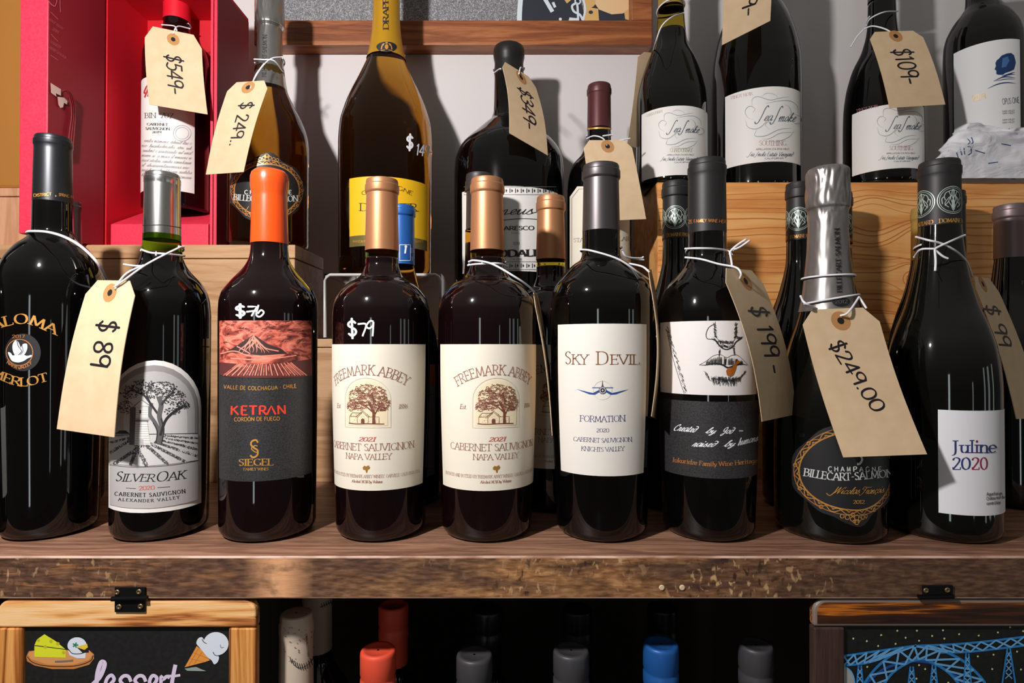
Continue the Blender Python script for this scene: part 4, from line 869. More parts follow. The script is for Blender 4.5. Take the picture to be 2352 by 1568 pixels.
# 7 drawn face label
b = B7 = Bottle('matt black capped bottle with an ink drawn nose and lips label', 1625, Y1, 0, [(528, 44.5), (560, 45), (590, 46.5), (602, 50), (618, 60), (633, 74), (662, 99), (690, 111), (720, 116), (800, 117), (1195, 106.5)], GLASS)
cp = b.capsule(537, 45, 404, 43.8, 45.5, 355, CAPBLK2)
K = b.canvas(b.cprof); arcpx(K, 'ZE FAMILY WINE HERI', (1582, 513), (1625, 510), (1669, 513), 7.5, SANSB, GOLD2); K.build('lettering', cp)
FACE = M('paper_ivory', (238, 232, 230), .7)
lab = b.label(1516.5, 1738, 736.5, 907, FACE, label='white label with an ink drawn nose and lips')
K = b.canvas(step=8); rnd = random.Random(12)
def hatch(p0, p1, n, L, ang, jit=3, w_=.6, mat=None):
    for k in range(n):
        u = rnd.random(); x = p0[0] + (p1[0] - p0[0]) * u + rnd.uniform(-jit, jit); y = p0[1] + (p1[1] - p0[1]) * u + rnd.uniform(-jit, jit); a = math.radians(ang + rnd.uniform(-14, 14)); l = L * rnd.uniform(.5, 1.1)
        K.line([(x - l / 2 * math.cos(a), y - l / 2 * math.sin(a)), (x + l / 2 * math.cos(a), y + l / 2 * math.sin(a))], w_, mat or INK, False)
K.line([(1640, 744), (1628, 752), (1622, 766), (1624, 777), (1634, 779)], 1.6, INK); K.line([(1634, 778), (1643, 782), (1650, 791), (1660, 800), (1672, 802), (1684, 794), (1690, 785), (1703, 776)], 2.6, INK)
K.line([(1643, 738), (1641, 755), (1643, 770), (1650, 780), (1662, 787), (1675, 788), (1685, 782), (1690, 770), (1691, 755), (1689, 740)], 1.1, INK)
hatch((1641, 742), (1644, 775), 60, 7, 35, 2); hatch((1690, 742), (1689, 775), 60, 7, 145, 2); hatch((1648, 785), (1684, 787), 80, 6, 80, 2.5); hatch((1652, 794), (1684, 796), 60, 8, 20, 3); hatch((1640, 776), (1650, 790), 20, 6, 60, 2); hatch((1690, 775), (1703, 776), 30, 6, 150, 2.5)
K.line([(1606, 838), (1622, 838), (1642, 834), (1660, 838), (1672, 844), (1690, 838), (1704, 836), (1716, 838)], 4, INK, taper=True); K.line([(1606, 838), (1622, 829), (1638, 817), (1654, 814), (1668, 821), (1680, 816), (1692, 815), (1704, 824), (1716, 837)], .9, INK)
for k in range(150):
    x = rnd.uniform(1622, 1706); yt = 832 - 14 * math.sin(math.pi * min(1, max(0, (x - 1606) / 110))); K.line([(x, yt + rnd.uniform(0, 8)), (x - 1, 838)], .55, INK, False)
hatch((1654, 804), (1651, 815), 24, 9, 85, 1.5); hatch((1684, 800), (1688, 815), 16, 9, 95, 2)
K.line([(1634, 869), (1655, 871), (1680, 872), (1698, 867)], 1.8, INK); hatch((1630, 870), (1700, 871), 90, 12, 92, 2); hatch((1640, 876), (1690, 878), 70, 14, 88, 4, .6); hatch((1620, 855), (1630, 872), 24, 8, 50, 2, .7); hatch((1700, 868), (1712, 852), 24, 8, 130, 2, .7)
for k in range(9): hatch((1533 + k * 5, 752 + k * 17), (1537 + k * 5, 766 + k * 17), 14, 6, 60, 3, .7)
K.line([(1533, 760), (1543, 810), (1556, 855), (1572, 904)], 1, INK)
K.build('face_drawing', lab)
K = b.canvas(step=7, base=.0006); K.poly([(1667, 851), (1672, 844), (1680, 844), (1688, 834), (1692, 828), (1697, 828), (1698, 832), (1691, 838), (1688, 850), (1684, 860), (1677, 865), (1669, 861)], M('amber_drop', (178, 98, 28), .2, .2)); K.build('drop', lab)
lab = b.label(1514, 1741, 922, 1098, BLKLAB, label='black label with white handwriting')
K = b.canvas(); HND = dict(W=.13, c=.5, serif=0, slant=.55, script=1, round=1)
K.text('Created', (1546, 988), (1598, 993), 15, HND, MARK); K.text('by', (1620, 994), (1640, 996), 14, HND, MARK); K.text('God', (1656, 995), (1682, 996), 15, HND, MARK); K.line([(1697, 989), (1706, 989)], 2, MARK, False)
K.text('raised', (1589, 1025), (1642, 1026), 14, HND, MARK); K.text('by', (1662, 1025), (1684, 1025), 14, HND, MARK); K.text('humans', (1694, 1023), (1739, 1012), 15, HND, MARK)
arcpx(K, 'lukuridze Family Wine Heritage', (1545, 1060), (1640, 1070), (1739, 1062), 10, dict(W=.15, c=.6, serif=1), GOLD2); K.build('lettering', lab)

# 8 champagne
def ornate(b, K, cx, cy, rx, ry, s):
    K.poly([(cx + (rx + s * (1.15 + .16 * math.cos(9 * a))) * math.cos(a), cy + (ry + s * (1.15 + .16 * math.cos(9 * a)) + s * 1.1 * max(0, abs(math.sin(a)) - .93) / .07) * math.sin(a)) for a in [2 * math.pi * k / 72 for k in range(72)]], BLKLAB2, 0)
    K.ring((cx, cy), rx, s * .16, GOLD, ry, 64, lift=.0001); K.ring((cx, cy), rx + s * .72, s * .1, GOLD2, ry + s * .72, 64)
    n = 46
    for k in range(n):
        a = 2 * math.pi * k / n; q = []
        sg = 1 if k % 2 else -1
        for i in range(8):
            t_ = a + sg * (.3 - i * .055); r = s * .36 + s * .3 * math.sin(i * .9); q.append((cx + (rx + r) * math.cos(t_ * 1), cy + (ry + r) * math.sin(t_)))
        K.line(q, s * .11, GOLD if k % 3 else GOLD2, lift=.00014)
        if k % 4 == 0: K.ring((cx + (rx + s * .6) * math.cos(a), cy + (ry + s * .6) * math.sin(a)), s * .24, s * .1, GOLD, None, 10)
    for sg in (1, -1):
        for dx, dy, r in ((0, 1.7, .34), (-.6, 1.25, .3), (.6, 1.25, .3), (-1.3, 1.0, .3), (1.3, 1.0, .3), (0, 1.05, .36), (-.35, 1.6, .2), (.35, 1.6, .2), (-2, .85, .26), (2, .85, .26)): K.ring((cx + dx * s, cy + sg * (ry + dy * s * .95)), s * r, s * .11, GOLD, None, 12, lift=.00018)
b = B8 = Bottle('champagne bottle in grey crinkled foil with a black and gold oval label', 1903, Y1, 0, [(640, 56), (700, 66), (730, 74), (790, 95), (850, 112), (920, 125), (1000, 131), (1080, 132), (1190, 131)], GLASSG)
fo = b.foil([(384, 22), (386, 38), (392, 48), (402, 52), (440, 52), (474, 52.5), (484, 49), (494, 47.5), (506, 48), (525, 47.5), (560, 49.5), (600, 53), (640, 57.5), (680, 63), (716, 71.5)], FOILD, amp=.0006)
K = b.canvas(b.cprof, base=.0009, step=6); K.text('BILLECART-SALMON', (1933, 671), (1927, 524), 11, ROMANB, INK); K.disc((1931, 693), 20, BLKLAB2, 10, 24); K.text('2012', (1917, 697), (1945, 696), 8, SANS, FOIL, lift=.0002); K.build('lettering', fo)
lab = b.canvas(base=.0002, step=8); _f = lab.fn; lab.fn = lambda x, y, off: _f(1968 + (x - 1968) * (.6 if x > 1968 else 1), y, off); ornate(b, lab, 1968, 1081, 132, 90, 17); lab = lab.build('label', b.root); lab['label'] = 'black oval label in a gold scroll frame'
K = b.canvas(base=.0006)
for i, ch in enumerate('CHAMPAGNE'): K.text(ch, (1902 + i * 14.2, 1082 + .12 * i), (1911 + i * 14.2, 1082), 11, SANSB, SILV)
arcpx(K, 'BILLECART-SALMON', (1846, 1092), (1930, 1102.5), (2050, 1094), 17, ROMANB, SILV); K.line([(1976, 1046), (1979, 1055), (1974, 1064), (1968, 1065)], 5, SILV)
arcpx(K, 'Nicolas', (1916, 1131), (1945, 1134), (1972, 1133), 15, dict(W=.1, c=.5, serif=0, slant=.5, script=1), GOLD); arcpx(K, 'François', (1976, 1133), (2002, 1133), (2028, 1130), 15, dict(W=.1, c=.5, serif=0, slant=.5, script=1), GOLD)
K.line([(1898, 1132), (1906, 1137), (1916, 1130), (1926, 1117)], 1.8, GOLD); K.text('2012', (1959, 1156), (1985, 1156), 8, ROMANB, GOLD); K.build('lettering', lab)

# 9 burgundy bottle, and the medallion capsules
PLAT = M('silver_green', (196, 212, 202), .4, .3)
def medallions(b, cap, zc, ac, r=11.0, step=math.pi / 2, text=True):
    for k in range(4):
        K = b.local(ac + step * k, zc, .0003, b.cprof, 2.5)
        K.ring((0, 0), r, .5, PLAT, None, 36); K.ring((0, 0), r * .88, .35, PLAT, None, 36)
        for s in (-1, 1):
            for q in ([(.8, 8), (3, 7), (2, 3), (3.4, -1), (1.5, -5), (.6, -8)], [(3, 7), (5.2, 6), (6.4, 3), (5.6, 0)], [(2, 3), (4, 1), (6, -3), (3.4, -6)], [(3.4, -1), (6, -4.5)], [(1, 5), (2, 1), (.6, -3)], [(6.4, 3), (8, 1), (7.6, -3)], [(.5, 8.6), (1.2, 5), (.2, 1)]):
                K.line([(s * x * r / 11, y * r / 11) for x, y in q], .55, PLAT)
        K.line([(0, 8.8 * r / 11), (0, -9 * r / 11)], .6, PLAT, False); K.disc((0, -3 * r / 11), 1.3, PLAT, 4)
        K.build('medallion', cap)
    if text:
        for k in range(2):
            K = b.local(ac + step * .5 + math.pi * k, zc - .0185, .0003, b.cprof, 2.5); R = b.rz(zc, b.cprof) * 1000
            K.text('DOMAINE PAUL AUTARD', (-R * 1.45, 0), (R * 1.45, 0), 3.2, ROMANB, GOLD); K.build('lettering', cap)
b = B9 = Bottle('sloping black burgundy bottle with a plain white label bearing a year', 2160, Y1, 0, [(515, 51), (528, 52), (585, 59), (639, 70), (697, 87), (754, 112), (800, 127), (850, 135), (900, 138), (1000, 138), (1190, 138)], GLASSG)
cp = b.capsule(525, 51.5, 406, 51, 53, 358, CAPBLK2); medallions(b, cp, Zat(459, .485), b.ang(2189, 456, b.cprof)[0], 11.2)
lab = b.label(2155, 2322, 943, 1184, M('paper_cool', (236, 234, 240), .6), a0=None, a1=62)
K = b.canvas(); VIO = M('ink_violet', (64, 40, 104), .5); MAG = M('ink_magenta', (150, 24, 76), .5); JF = dict(W=.12, c=.35, serif=1)
K.text('J', (2186, 1040), (2201, 1040), 28, JF, INKBL); K.text('u', (2204, 1039), (2227, 1039), 28, JF, INKBL); K.text('l', (2226, 1039), (2238, 1039), 28, JF, INKBL); K.text('i', (2237, 1039), (2249, 1039), 28, JF, VIO); K.disc((2243, 1013), 2.6, MAG, lift=.0001); K.text('n', (2248, 1039), (2270, 1039), 28, JF, INKBL); K.text('e', (2269, 1039), (2288, 1038.5), 28, JF, INKBL)
K.text('20', (2186, 1077.5), (2229, 1077.5), 27, JF, INKBL); K.text('2', (2230, 1077.5), (2249, 1077.5), 27, JF, MAG); K.text('0', (2250, 1077.5), (2268, 1077), 27, JF, MAG)
K.text('Appellation', (2265, 1138), (2301, 1136), 8, SANS, INK); K.text('Châteauneuf-du-Pape', (2265, 1148.5), (2321, 1142), 8, SANS, INK); K.text('contrôlée', (2265, 1159), (2297, 1157), 8, SANS, INK); K.build('lettering', lab)

# ------------------------------------------------------------------ second row on the shelf
Y2 = .5835
def sc(keys, k=.857): return [(797 + (y - 797) * k, h * k) for y, h in keys]
BDX = [(567, 38.5), (605, 38.5), (619, 42), (640, 56), (660, 82), (690, 103), (715, 106), (1190, 104)]
BUR = [(500, 35), (545, 36), (568, 37), (595, 42), (650, 57), (710, 80), (770, 98), (830, 105), (900, 106), (1190, 105)]
SG = 'wine bottles in the second row'
b = Bottle('bottle with cream oak tree label standing behind the two front ones, copper cap', 1265, Y2, 0, sc(FK), (GLASSR, YELN), group=SG, fill=613)
b.capsule(597, 34, 484, 31.2, 34, 443, CAPCOP); tree_label(b, math.radians(6)); B10 = b
b = Bottle('clear shouldered bottle hidden behind the gold lettered one, only its dark neck edge showing', 156, Y2, 0, sc(BDX), GLASSR, group=SG)
b.capsule(560, 32, 487, 30, 31, 456, M('capsule_smoke', (58, 40, 42), .3, .2))
b = Bottle('blue capped bottle with an orange and grey label behind the $79 bottle', 921, .600, 0, sc([(500, 34), (545, 35), (572, 36.5), (600, 43), (650, 57), (710, 80), (770, 99), (830, 106), (900, 107), (1190, 106)], .833), (GLASSG, AMBN), group=SG, fill=700)
cp = b.capsule(609, 31.5, 497, 30.5, 33.5, 466, CAPBLU)
K = b.canvas(b.cprof); 
K.line([(918, 562), (942, 562), (942, 598), (918, 598), (918, 562)], 1.2, MARK, False); K.disc((932, 566), 3, MARK); K.line([(932, 568), (930, 582)], 4, MARK); K.text('Do', (943, 580), (951, 580), 10, ROMAN, MARK); K.text('P', (945, 598), (951, 598), 8, ROMAN, MARK); K.build('emblem', cp)
lab = b.label(870, 1008, 886, 1100, M('label_grey', (146, 140, 142), .6), a1=70); b.label(870, 1008, 838, 886, M('label_orange', (200, 112, 34), .5), 'neck_band', a1=70)
K = b.canvas(); K.line([(960, 908), (1010, 904)], 1, INK, False); K.line([(960, 1078), (1010, 1073)], 1, INK, False); K.build('lettering', lab)
b = Bottle('dark capped bottle half hidden behind the copper cap with string', 1101, .622, 0, sc([(480, 38.5), (520, 38.5), (600, 42), (630, 58), (655, 84), (690, 104), (720, 105), (1190, 103)], .845), (GLASSR, AMBN), group=SG, fill=560)
b.capsule(530, 31, 440, 30, 33, 391, CAPGRY)
for ax, ty, ac, d, lb in ((1553, 410, -.33, Y2, 'medallion capped bottle left of the matt black capped one'), (1837, 413, -.52, Y2, 'medallion capped bottle left of the crinkled grey foil'), (1932, 436, .10, .656, 'medallion capped bottle mostly hidden by the crinkled grey foil')):
    b = Bottle('black ' + lb, ax, d, 0, sc(BUR, .5 / d), (GLASSG, GLASSG), group=SG)
    k = .5835 / d
    cp = b.capsule(ty + 141 * k, 31.5 * k, ty + 43 * k, 30.5 * k, 33.5 * k, ty, CAPBLK2); medallions(b, cp, Zat(ty + 88 * k, d - .013), ac, 11.2)
b = Bottle('pale gold capped bottle behind the sloping burgundy bottle', 2124, .5835, 0, sc(BUR), GLASSG, group=SG)
b.capsule(598, 31.5, 505, 30.5, 32.5, 471, CAPGOLD)
b = Bottle('dark capped bottle with only its right edge showing past the sloping burgundy bottle', 2192, .658, 0, sc(BUR), GLASSG, group=SG); b.root.location.x += 0
b.capsule(575, 30, 470, 29, 31, 433, CAPBLK)
b = Bottle('mauve grey capped bottle at the right edge', 2325, .587, 0, sc([(512, 46), (545, 48), (565, 50), (600, 55), (650, 64), (710, 88), (770, 112), (830, 122), (1190, 122)], .852), GLASSG, group=SG)
b.capsule(594, 43.5, 502, 42.5, 46, 463, CAPMAU)
K = b.canvas(); K.text('PO', (2346, 652), (2362, 652), 7, ROMAN, GOLD); K.build('lettering', b.root)
b.label(2322, 2420, 960, 1130, M('label_shade', (120, 114, 108), .6), a0=5, a1=75)

# ------------------------------------------------------------------ upper row
UG = 'bottles in the upper row'
ZR = .3517
# champagne on the pale crate
b = U1 = Bottle('champagne bottle in silver foil with a black and gold oval label on the pale crate', 617, .722, .2727, [(160, 34.5), (190, 38), (205, 41), (242, 59), (281, 80), (319, 92), (357, 95), (420, 95), (540, 95)], AMBER, group=UG, heel=.008)
fo = b.foil([(-22, 20), (-18, 30), (-8, 33), (30, 34), (58, 34.5), (66, 31), (72, 29), (100, 29.5), (130, 31), (163, 34.5), (190, 38.5), (206, 41.5)], FOIL, amp=.0005, seed=5)
K = b.canvas(b.cprof, base=.0006, step=6); K.text('BILLECART-SALMON', (611, 177), (613, 80), 9, ROMAN, INK); K.build('lettering', fo)
lab = b.canvas(base=.0002, step=8); ornate(b, lab, 613, 437, 74, 60, 12); lab = lab.build('label', b.root); lab['label'] = 'black oval label in a gold scroll frame'
K = b.canvas(base=.0006)
for i, ch in enumerate('CHAMPAGNE'): K.text(ch, (562 + i * 12.5, 446), (570 + i * 12.5, 446), 9, SANSB, SILV)
arcpx(K, 'BILLECART-SALMON', (537, 459), (612, 464), (684, 462), 13, ROMANB, SILV); K.line([(560, 478), (566, 482), (572, 474)], 1.6, GOLD); K.build('lettering', lab)
# yellow magnum
b = U2 = Bottle('large amber magnum with gold foil and a bright yellow label on the clear riser', 886, .742, .2397, [(120, 39), (140, 44.5), (175, 60), (220, 82), (255, 96), (293, 106), (340, 109), (400, 109), (560, 108)], AMBER, group=UG, heel=.012)
fo = b.foil([(-150, 20), (-140, 30), (-60, 31), (0, 31), (40, 31.5), (76, 34), (100, 37.5), (120, 41), (133, 44.5), (139, 46)], FOILY, amp=.00012, seed=8)
K = b.canvas(b.cprof, base=.0005, step=6); K.text('DRAPPIER', (892, 68), (891, -38), 12, ROMANB, INK); K.disc((888, 108), 23, INK, 12, 28); 
for s in (-1, 1):
    K.line([(888 + s * 5, 100), (888 + s * 10, 106), (888 + s * 12, 114)], 2.4, GOLD, lift=.0002); K.disc((888 + s * 8, 103), 2, GOLD); K.line([(888 + s * 4, 115), (888 + s * 13, 117)], 1.6, GOLD)
K.disc((888, 108), 4, GOLD, 6); K.disc((888, 99), 3, GOLD, 2); K.build('crest', fo)
YEL = M('label_yellow', (246, 190, 24), .5); OLV = M('label_olive', (128, 116, 66), .35, .4)
lab = b.label(803, 981, 406, 540, YEL); K = b.canvas(base=.0005)
arcpx(K, 'CHAMPAGNE', (832, 449), (890, 430), (947, 449), 9, SANS, M('ink_olive', (120, 96, 30), .6)); K.text('DRAPPIER', (826, 484), (958, 485), 17, ROMAN, INK); K.build('lettering', lab)
lab = b.label(803, 981, 540, 565, OLV, 'lower_band'); K = b.canvas(base=.0005); K.text('MAISON FONDÉE', (811, 557), (860, 558), 6, SANSB, GOLD); K.text('FRANCE', (951, 558), (973, 557), 6, SANSB, GOLD); K.build('lettering', lab)
K = b.canvas(); K.text('$', (933, 341), (950, 341), 28, dict(W=.16, c=1, serif=0, round=1), MARK); K.text('149-', (954, 355), (992, 360), 24, dict(W=.14, c=1, serif=0, round=1), MARK); K.build('handwritten_price', b.root)
# black wax double magnum
b = U3 = Bottle('broad shouldered large bottle with black wax top and a patterned white label', 1169, .740, .1647, [(143, 33), (200, 34), (255, 35.5), (275, 42), (290, 58), (310, 80), (334, 105), (352, 117), (375, 124), (420, 126), (620, 125)], GLASS, group=UG, heel=.008)
b.capsule(300, 0, 133, 33.2, 36, 87, WAXB, 'wax_seal', wax=True) if False else b.capsule(176, 33.8, 134, 33.2, 36.2, 87, WAXB, 'wax_seal', wax=True)
lab = b.label(1062, 1280, 427, 622, WHITE); K = b.canvas(base=.0005)
for y in (438, 610):
    for k in range(34):
        x = 1068 + k * 6.4; K.poly([(x - 1.6, y - 4), (x + 1.2, y), (x - 1.6, y + 4), (x - 2.6, y)] if k % 2 else [(x, y - 5), (x + 1.6, y - 5), (x + 1.6, y + 5), (x, y + 5)], INK)
    for yy in (y - 9, y + 9): K.line([(1066 + k * 5.4, yy) for k in range(40)], 1, INKG, False)
K.text('asineus', (1096, 494), (1222, 492), 20, dict(W=.07, c=.7, serif=0, slant=.3, script=1, round=1), INK); K.line([(1220, 490), (1245, 484)], 1.4, INK); K.line([(1150, 506), (1200, 502), (1250, 505)], 1.4, INK)
K.text('BARBARESCO', (1110, 529), (1227, 528), 9, dict(W=.16, c=.7, serif=0), INK); K.text('D.O.C.G.', (1175, 537), (1195, 537), 4, SANS, INKG); K.text('2018', (1178, 562), (1194, 562), 6, SANS, INKG); K.text('SODALI', (1130, 590), (1232, 588), 15, dict(W=.24, c=.5, serif=1), INK); K.text('DAL 1938', (1172, 597), (1198, 597), 4, SANS, INKG)
K.build('lettering', lab)
# maroon capsule
b = U4 = Bottle('maroon capped bottle with a cut cornered cream label behind the aeroplane bottle', 1377, .718, .1647, [(285, 26.5), (320, 27), (332, 29), (345, 36), (357, 43), (380, 62), (404, 71), (440, 74.5), (620, 74)], GLASS, group=UG)
cp = b.capsule(298, 27.5, 218, 26.8, 28.6, 184, CAPMAR); K = b.canvas(b.cprof); K.line([(1351 + k * 5.3, 296 - 2 * math.sin(math.pi * k / 10)) for k in range(11)], 4, GOLD); K.build('gold_band', cp)
K = b.canvas(base=.0002, step=8); K.poly([(1309, 452), (1326, 428), (1432, 428), (1446, 452), (1446, 640), (1309, 640)], CREAM); lab = K.build('label', b.root)
K = b.canvas(base=.0004); K.line([(1314, 640), (1314, 455), (1330, 434), (1430, 434)], .9, INKG, False); K.text("STAG'S LEAP CELLARS", (1318, 556), (1452, 552), 9, ROMAN, INKG); K.build('lettering', lab)
# three swirl labels on the orange crate
SWI = M('ink_blue_grey', (88, 98, 116), .6); SWL = M('ink_swirl', (156, 162, 174), .6); WINE = M('ink_wine', (186, 130, 134), .6); SAND = M('ink_sand', (176, 160, 130), .6)
def swirl(b, lab, cx, cy, s, word, col, px0, head):
    K = b.canvas(base=.0005, step=8); T = lambda pts: [(cx + x * s, cy + y * s) for x, y in pts]
    for pts, w_ in (([(-48, 8), (-62, 0), (-66, -14), (-56, -24), (-44, -18), (-50, -8)], 1.1), ([(-66, 6), (-60, 24), (-40, 28), (-22, 16), (-8, -6)], 1.3), ([(-50, -22), (-50, -40), (-36, -46), (-10, -38), (10, -42), (34, -46)], 1.1), ([(-20, -30), (10, -36), (36, -36), (52, -24), (54, -8)], 1.1), ([(20, -30), (34, -22), (38, -8), (30, 0)], .8), ([(-40, 30), (-44, 44), (-20, 44), (10, 30), (40, 26)], 1.3), ([(-30, 52), (-10, 50), (14, 38), (46, 36)], 1.0), ([(-20, 58), (10, 56), (34, 46), (46, 30)], .8), ([(-10, 30), (-20, 20), (-14, 12), (0, 16)], .9), ([(44, -6), (60, 0), (62, 12), (48, 16), (40, 8)], 1.1), ([(-30, -46), (-16, -54), (2, -50), (8, -42)], .7)):
        K.line(T(pts), w_ * s * 1.2, SWL, taper=True)
    K.text('S', (cx - 38 * s, cy + 9 * s), (cx - 24 * s, cy + 9 * s), 34 * s, HAND, SWI); K.text('ea', (cx - 25 * s, cy + 10 * s), (cx - 7 * s, cy + 10 * s), 20 * s, HAND, SWI); K.text('S', (cx - 4 * s, cy + 10 * s), (cx + 9 * s, cy + 10 * s), 34 * s, HAND, SWI); K.text('moke', (cx + 8 * s, cy + 11 * s), (cx + 46 * s, cy + 12 * s), 20 * s, HAND, SWI)
    K.text(word, (cx - 34 * s, cy + 66 * s), (cx + 30 * s, cy + 66 * s), 11 * s, ROMAN, col); K.text('APPELLATION STA RITA HILLS', (cx - 42 * s, cy + 77 * s), (cx + 34 * s, cy + 76 * s), 4 * s, SANS, INKG)
    K.text('Sea Smoke Estate Vineyard', (cx - 60 * s, cy + 91 * s), (cx + 42 * s, cy + 91 * s), 10 * s, dict(W=.09, c=.5, serif=0, slant=.5, script=1), SWI); K.text('CALIFORNIA', (cx - 22 * s, cy + 98 * s), (cx + 22 * s, cy + 97 * s), 3.5 * s, SANS, INKG)
    arcpx(K, head, px0[0], ((px0[0][0] + px0[1][0]) / 2, (px0[0][1] + px0[1][1]) / 2 - .5), px0[1], 6.5 * s, ROMAN, col); K.build('lettering', lab)
b = U5 = Bottle('olive burgundy bottle with swirl label and sand coloured print, left on the orange crate', 1543, .746, ZR, [(15, 29.5), (64, 33), (97, 37.5), (140, 55.5), (166, 65), (199, 75), (225, 80), (250, 81.5), (320, 82)], (GLASSG, clear('olive_neck', (150, 130, 50))), group=UG, fill=75)
b.capsule(20, 29.8, -62, 28.5, 30, -90, CAPGOLD); lab = b.label(1474, 1626, 243, 402, WHITE, a1=None); swirl(b, lab, 1566, 296, .8, 'CHARDONNAY', SAND, ((1484, 269), (1523, 257)), 'CHARDONNAY')
b = U6 = Bottle('big black magnum with swirl label, middle of the three swirl labels', 1739, .778, ZR, [(-150, 34), (-60, 38), (8, 55), (33, 68), (56, 79), (89, 91), (125, 99), (158, 103), (220, 104), (330, 104)], GLASS, group=UG, heel=.010)
b.capsule(-150, 34, -260, 33, 36, -300, CAPMAU); lab = b.label(1666, 1838, 200, 372, WHITE); swirl(b, lab, 1778, 268, 1.0, 'SOUTHING.', WINE, ((1680, 228), (1729, 218)), 'PINOT NOIR')
b = U7 = Bottle('black burgundy bottle with swirl label under the $109 tag', 2030, .746, ZR, [(8, 33), (40, 34), (71, 37), (110, 48), (158, 73), (185, 82), (209, 88), (255, 93.5), (320, 95), (400, 95)], GLASS, group=UG)
b.capsule(3, 33.2, -70, 32, 34, -110, CAPMAU); lab = b.label(1957, 2123, 240, 388, WHITE); swirl(b, lab, 2072, 288, .86, 'SOUTHING.', WINE, ((1969, 257), (2017, 246)), 'PINOT NOIR')
# head silhouette label
b = U8 = Bottle('black bottle with a blue head silhouette label above the crumpled paper', 2263, .750, ZR, [(-60, 40), (0, 41.5), (14, 44), (30, 56), (46, 71), (60, 81), (80, 91), (102, 95.5), (140, 97), (400, 97)], GLASS, group=UG)
b.capsule(-70, 39, -130, 38, 40, -160, CAPBLK); lab = b.label(2191, 2343, 96, 318, M('paper_opal', (236, 234, 234), .6)); K = b.canvas(base=.0005, step=7); HB = M('head_blue', (28, 58, 108), .5); HB2 = M('head_blue_light', (70, 112, 164), .5)
K.poly([(2294, 135), (2300, 128), (2312, 123), (2322, 122), (2328, 127), (2331, 138), (2332, 145), (2330, 154), (2328, 160), (2320, 164), (2308, 168), (2303, 172), (2292, 172), (2288, 170), (2288, 162), (2284, 160), (2287, 152), (2286, 145), (2289, 139)], HB)
K.poly([(2302, 134), (2314, 130), (2318, 140), (2310, 154), (2300, 156)], HB2, .0001)
for pts, w_ in (([(2300, 175), (2318, 170), (2330, 166)], 2.4), ([(2296, 179), (2316, 172), (2331, 171)], 2), ([(2282, 186), (2306, 177), (2331, 179)], 2.4), ([(2282, 187), (2310, 182), (2330, 182)], 1.6), ([(2268, 204), (2290, 194), (2312, 190), (2332, 192)], 2.4)): K.line(pts, w_, HB, taper=True, lift=.0001)
K.build('head_emblem', lab)
K = b.canvas(base=.0005); K.text('2019', (2234, 232), (2265, 226), 12, SANSB, M('gold_pale', (240, 206, 160), .4, .2)); K.text('OPUS ONE', (2302, 240), (2341, 236), 13, SANS, INKG)
for y in (258, 263, 278, 284): K.text('NAPA VALLEY', (2302, y), (2330, y - 2), 4, SANS, INKG)
K.line([(2304, 304), (2308, 296), (2312, 302), (2318, 295)], 1, HB); K.build('lettering', lab)
# bottle in the red box
b = U9 = Bottle('bottle with red capsule and pale script label standing in the open red box', 402, .746, .3262, [(40, 31), (60, 31.5), (78, 36), (92, 50), (110, 68.5), (125, 75), (140, 78), (175, 79), (460, 79)], GLASSR, group=UG, heel=.004, n=64)
b.capsule(51, 32.3, -90, 32, 33, -120, CAPRED); lab = b.label(321.5, 447, 175, 436, M('paper_script', (236, 230, 226), .6), a1=None); K = b.canvas(base=.0005, step=8)
K.line([(333, 224), (340, 206), (342, 196), (337, 200), (332, 214), (342, 212), (340, 222)], 3.4, M('script_red', (196, 62, 66), .6)); K.text('enfolds', (346, 222), (432, 236), 22, dict(W=.12, c=.5, serif=0, slant=.4, script=1), M('script_red'))
K.text('BIN', (333, 271), (359, 270.5), 11, ROMAN, INK); K.text('707', (368, 270.5), (397, 272), 11, ROMAN, INK); K.text('CABERNET', (338, 288), (386, 289), 5.5, ROMANB, INK); K.text('SAUVIGNON', (335, 298), (390, 299), 5.5, ROMANB, INK); K.text('2019', (350, 306), (371, 306), 4.5, ROMANB, INK)
K.ring((418, 306), 20, 1, SWL, 18); K.ring((418, 306), 15, .8, SWL, 13.5); rnd = random.Random(3)
for i in range(8):
    y = 326 + i * 11.2; t = ''.join(rnd.choice('aeonrsutlmeih  ') for _ in range(30)); K.text('the English ' * 0 + t, (325 + (i == 0) * 6, y), (438, y + 7), 8, dict(W=.055, c=.5, serif=0, slant=.5, script=1), INKG)
K.build('lettering', lab)

# crumpled tissue paper on the crate's right end
from mathutils import noise as NZ
mb = MB(); nu, nv = 90, 44; vs = []; fs = []; x0, x1 = Xat(2122, .705), Xat(2420, .705)
for j in range(nv + 1):
    for i in range(nu + 1):
        u = i / nu; v = j / nv; x = x0 + (x1 - x0) * u; ph = math.pi * v; e = math.sin(ph)
        hgt = .066 * min(1, (u * 3.6) ** .62) * (1 - .16 * max(0, u - .35) / .65)
        y = .699 - .011 * math.cos(ph); z = ZR + .0012 + hgt * e ** .7
        q = Vector((x * 15 + z * 12, y * 20, z * 62)); f = abs(NZ.noise(q)) * .022 + abs(NZ.noise(q * 2.3 + Vector((5, 0, 0)))) * .012 + abs(NZ.noise(q * 5)) * .003
        vs.append(Vector((x + NZ.noise(q * 1.3) * .004, min(.7085, y + (f - .013) * (.25 + e) * .85), max(ZR + .0006, z + (NZ.noise(Vector((x * 30, 3, 1))) * .006 + NZ.noise(Vector((x * 80, 1, 7))) * .002) * e))))
for j in range(nv):
    for i in range(nu): o = j * (nu + 1) + i; fs.append((o, o + 1, o + nu + 2, o + nu + 1))
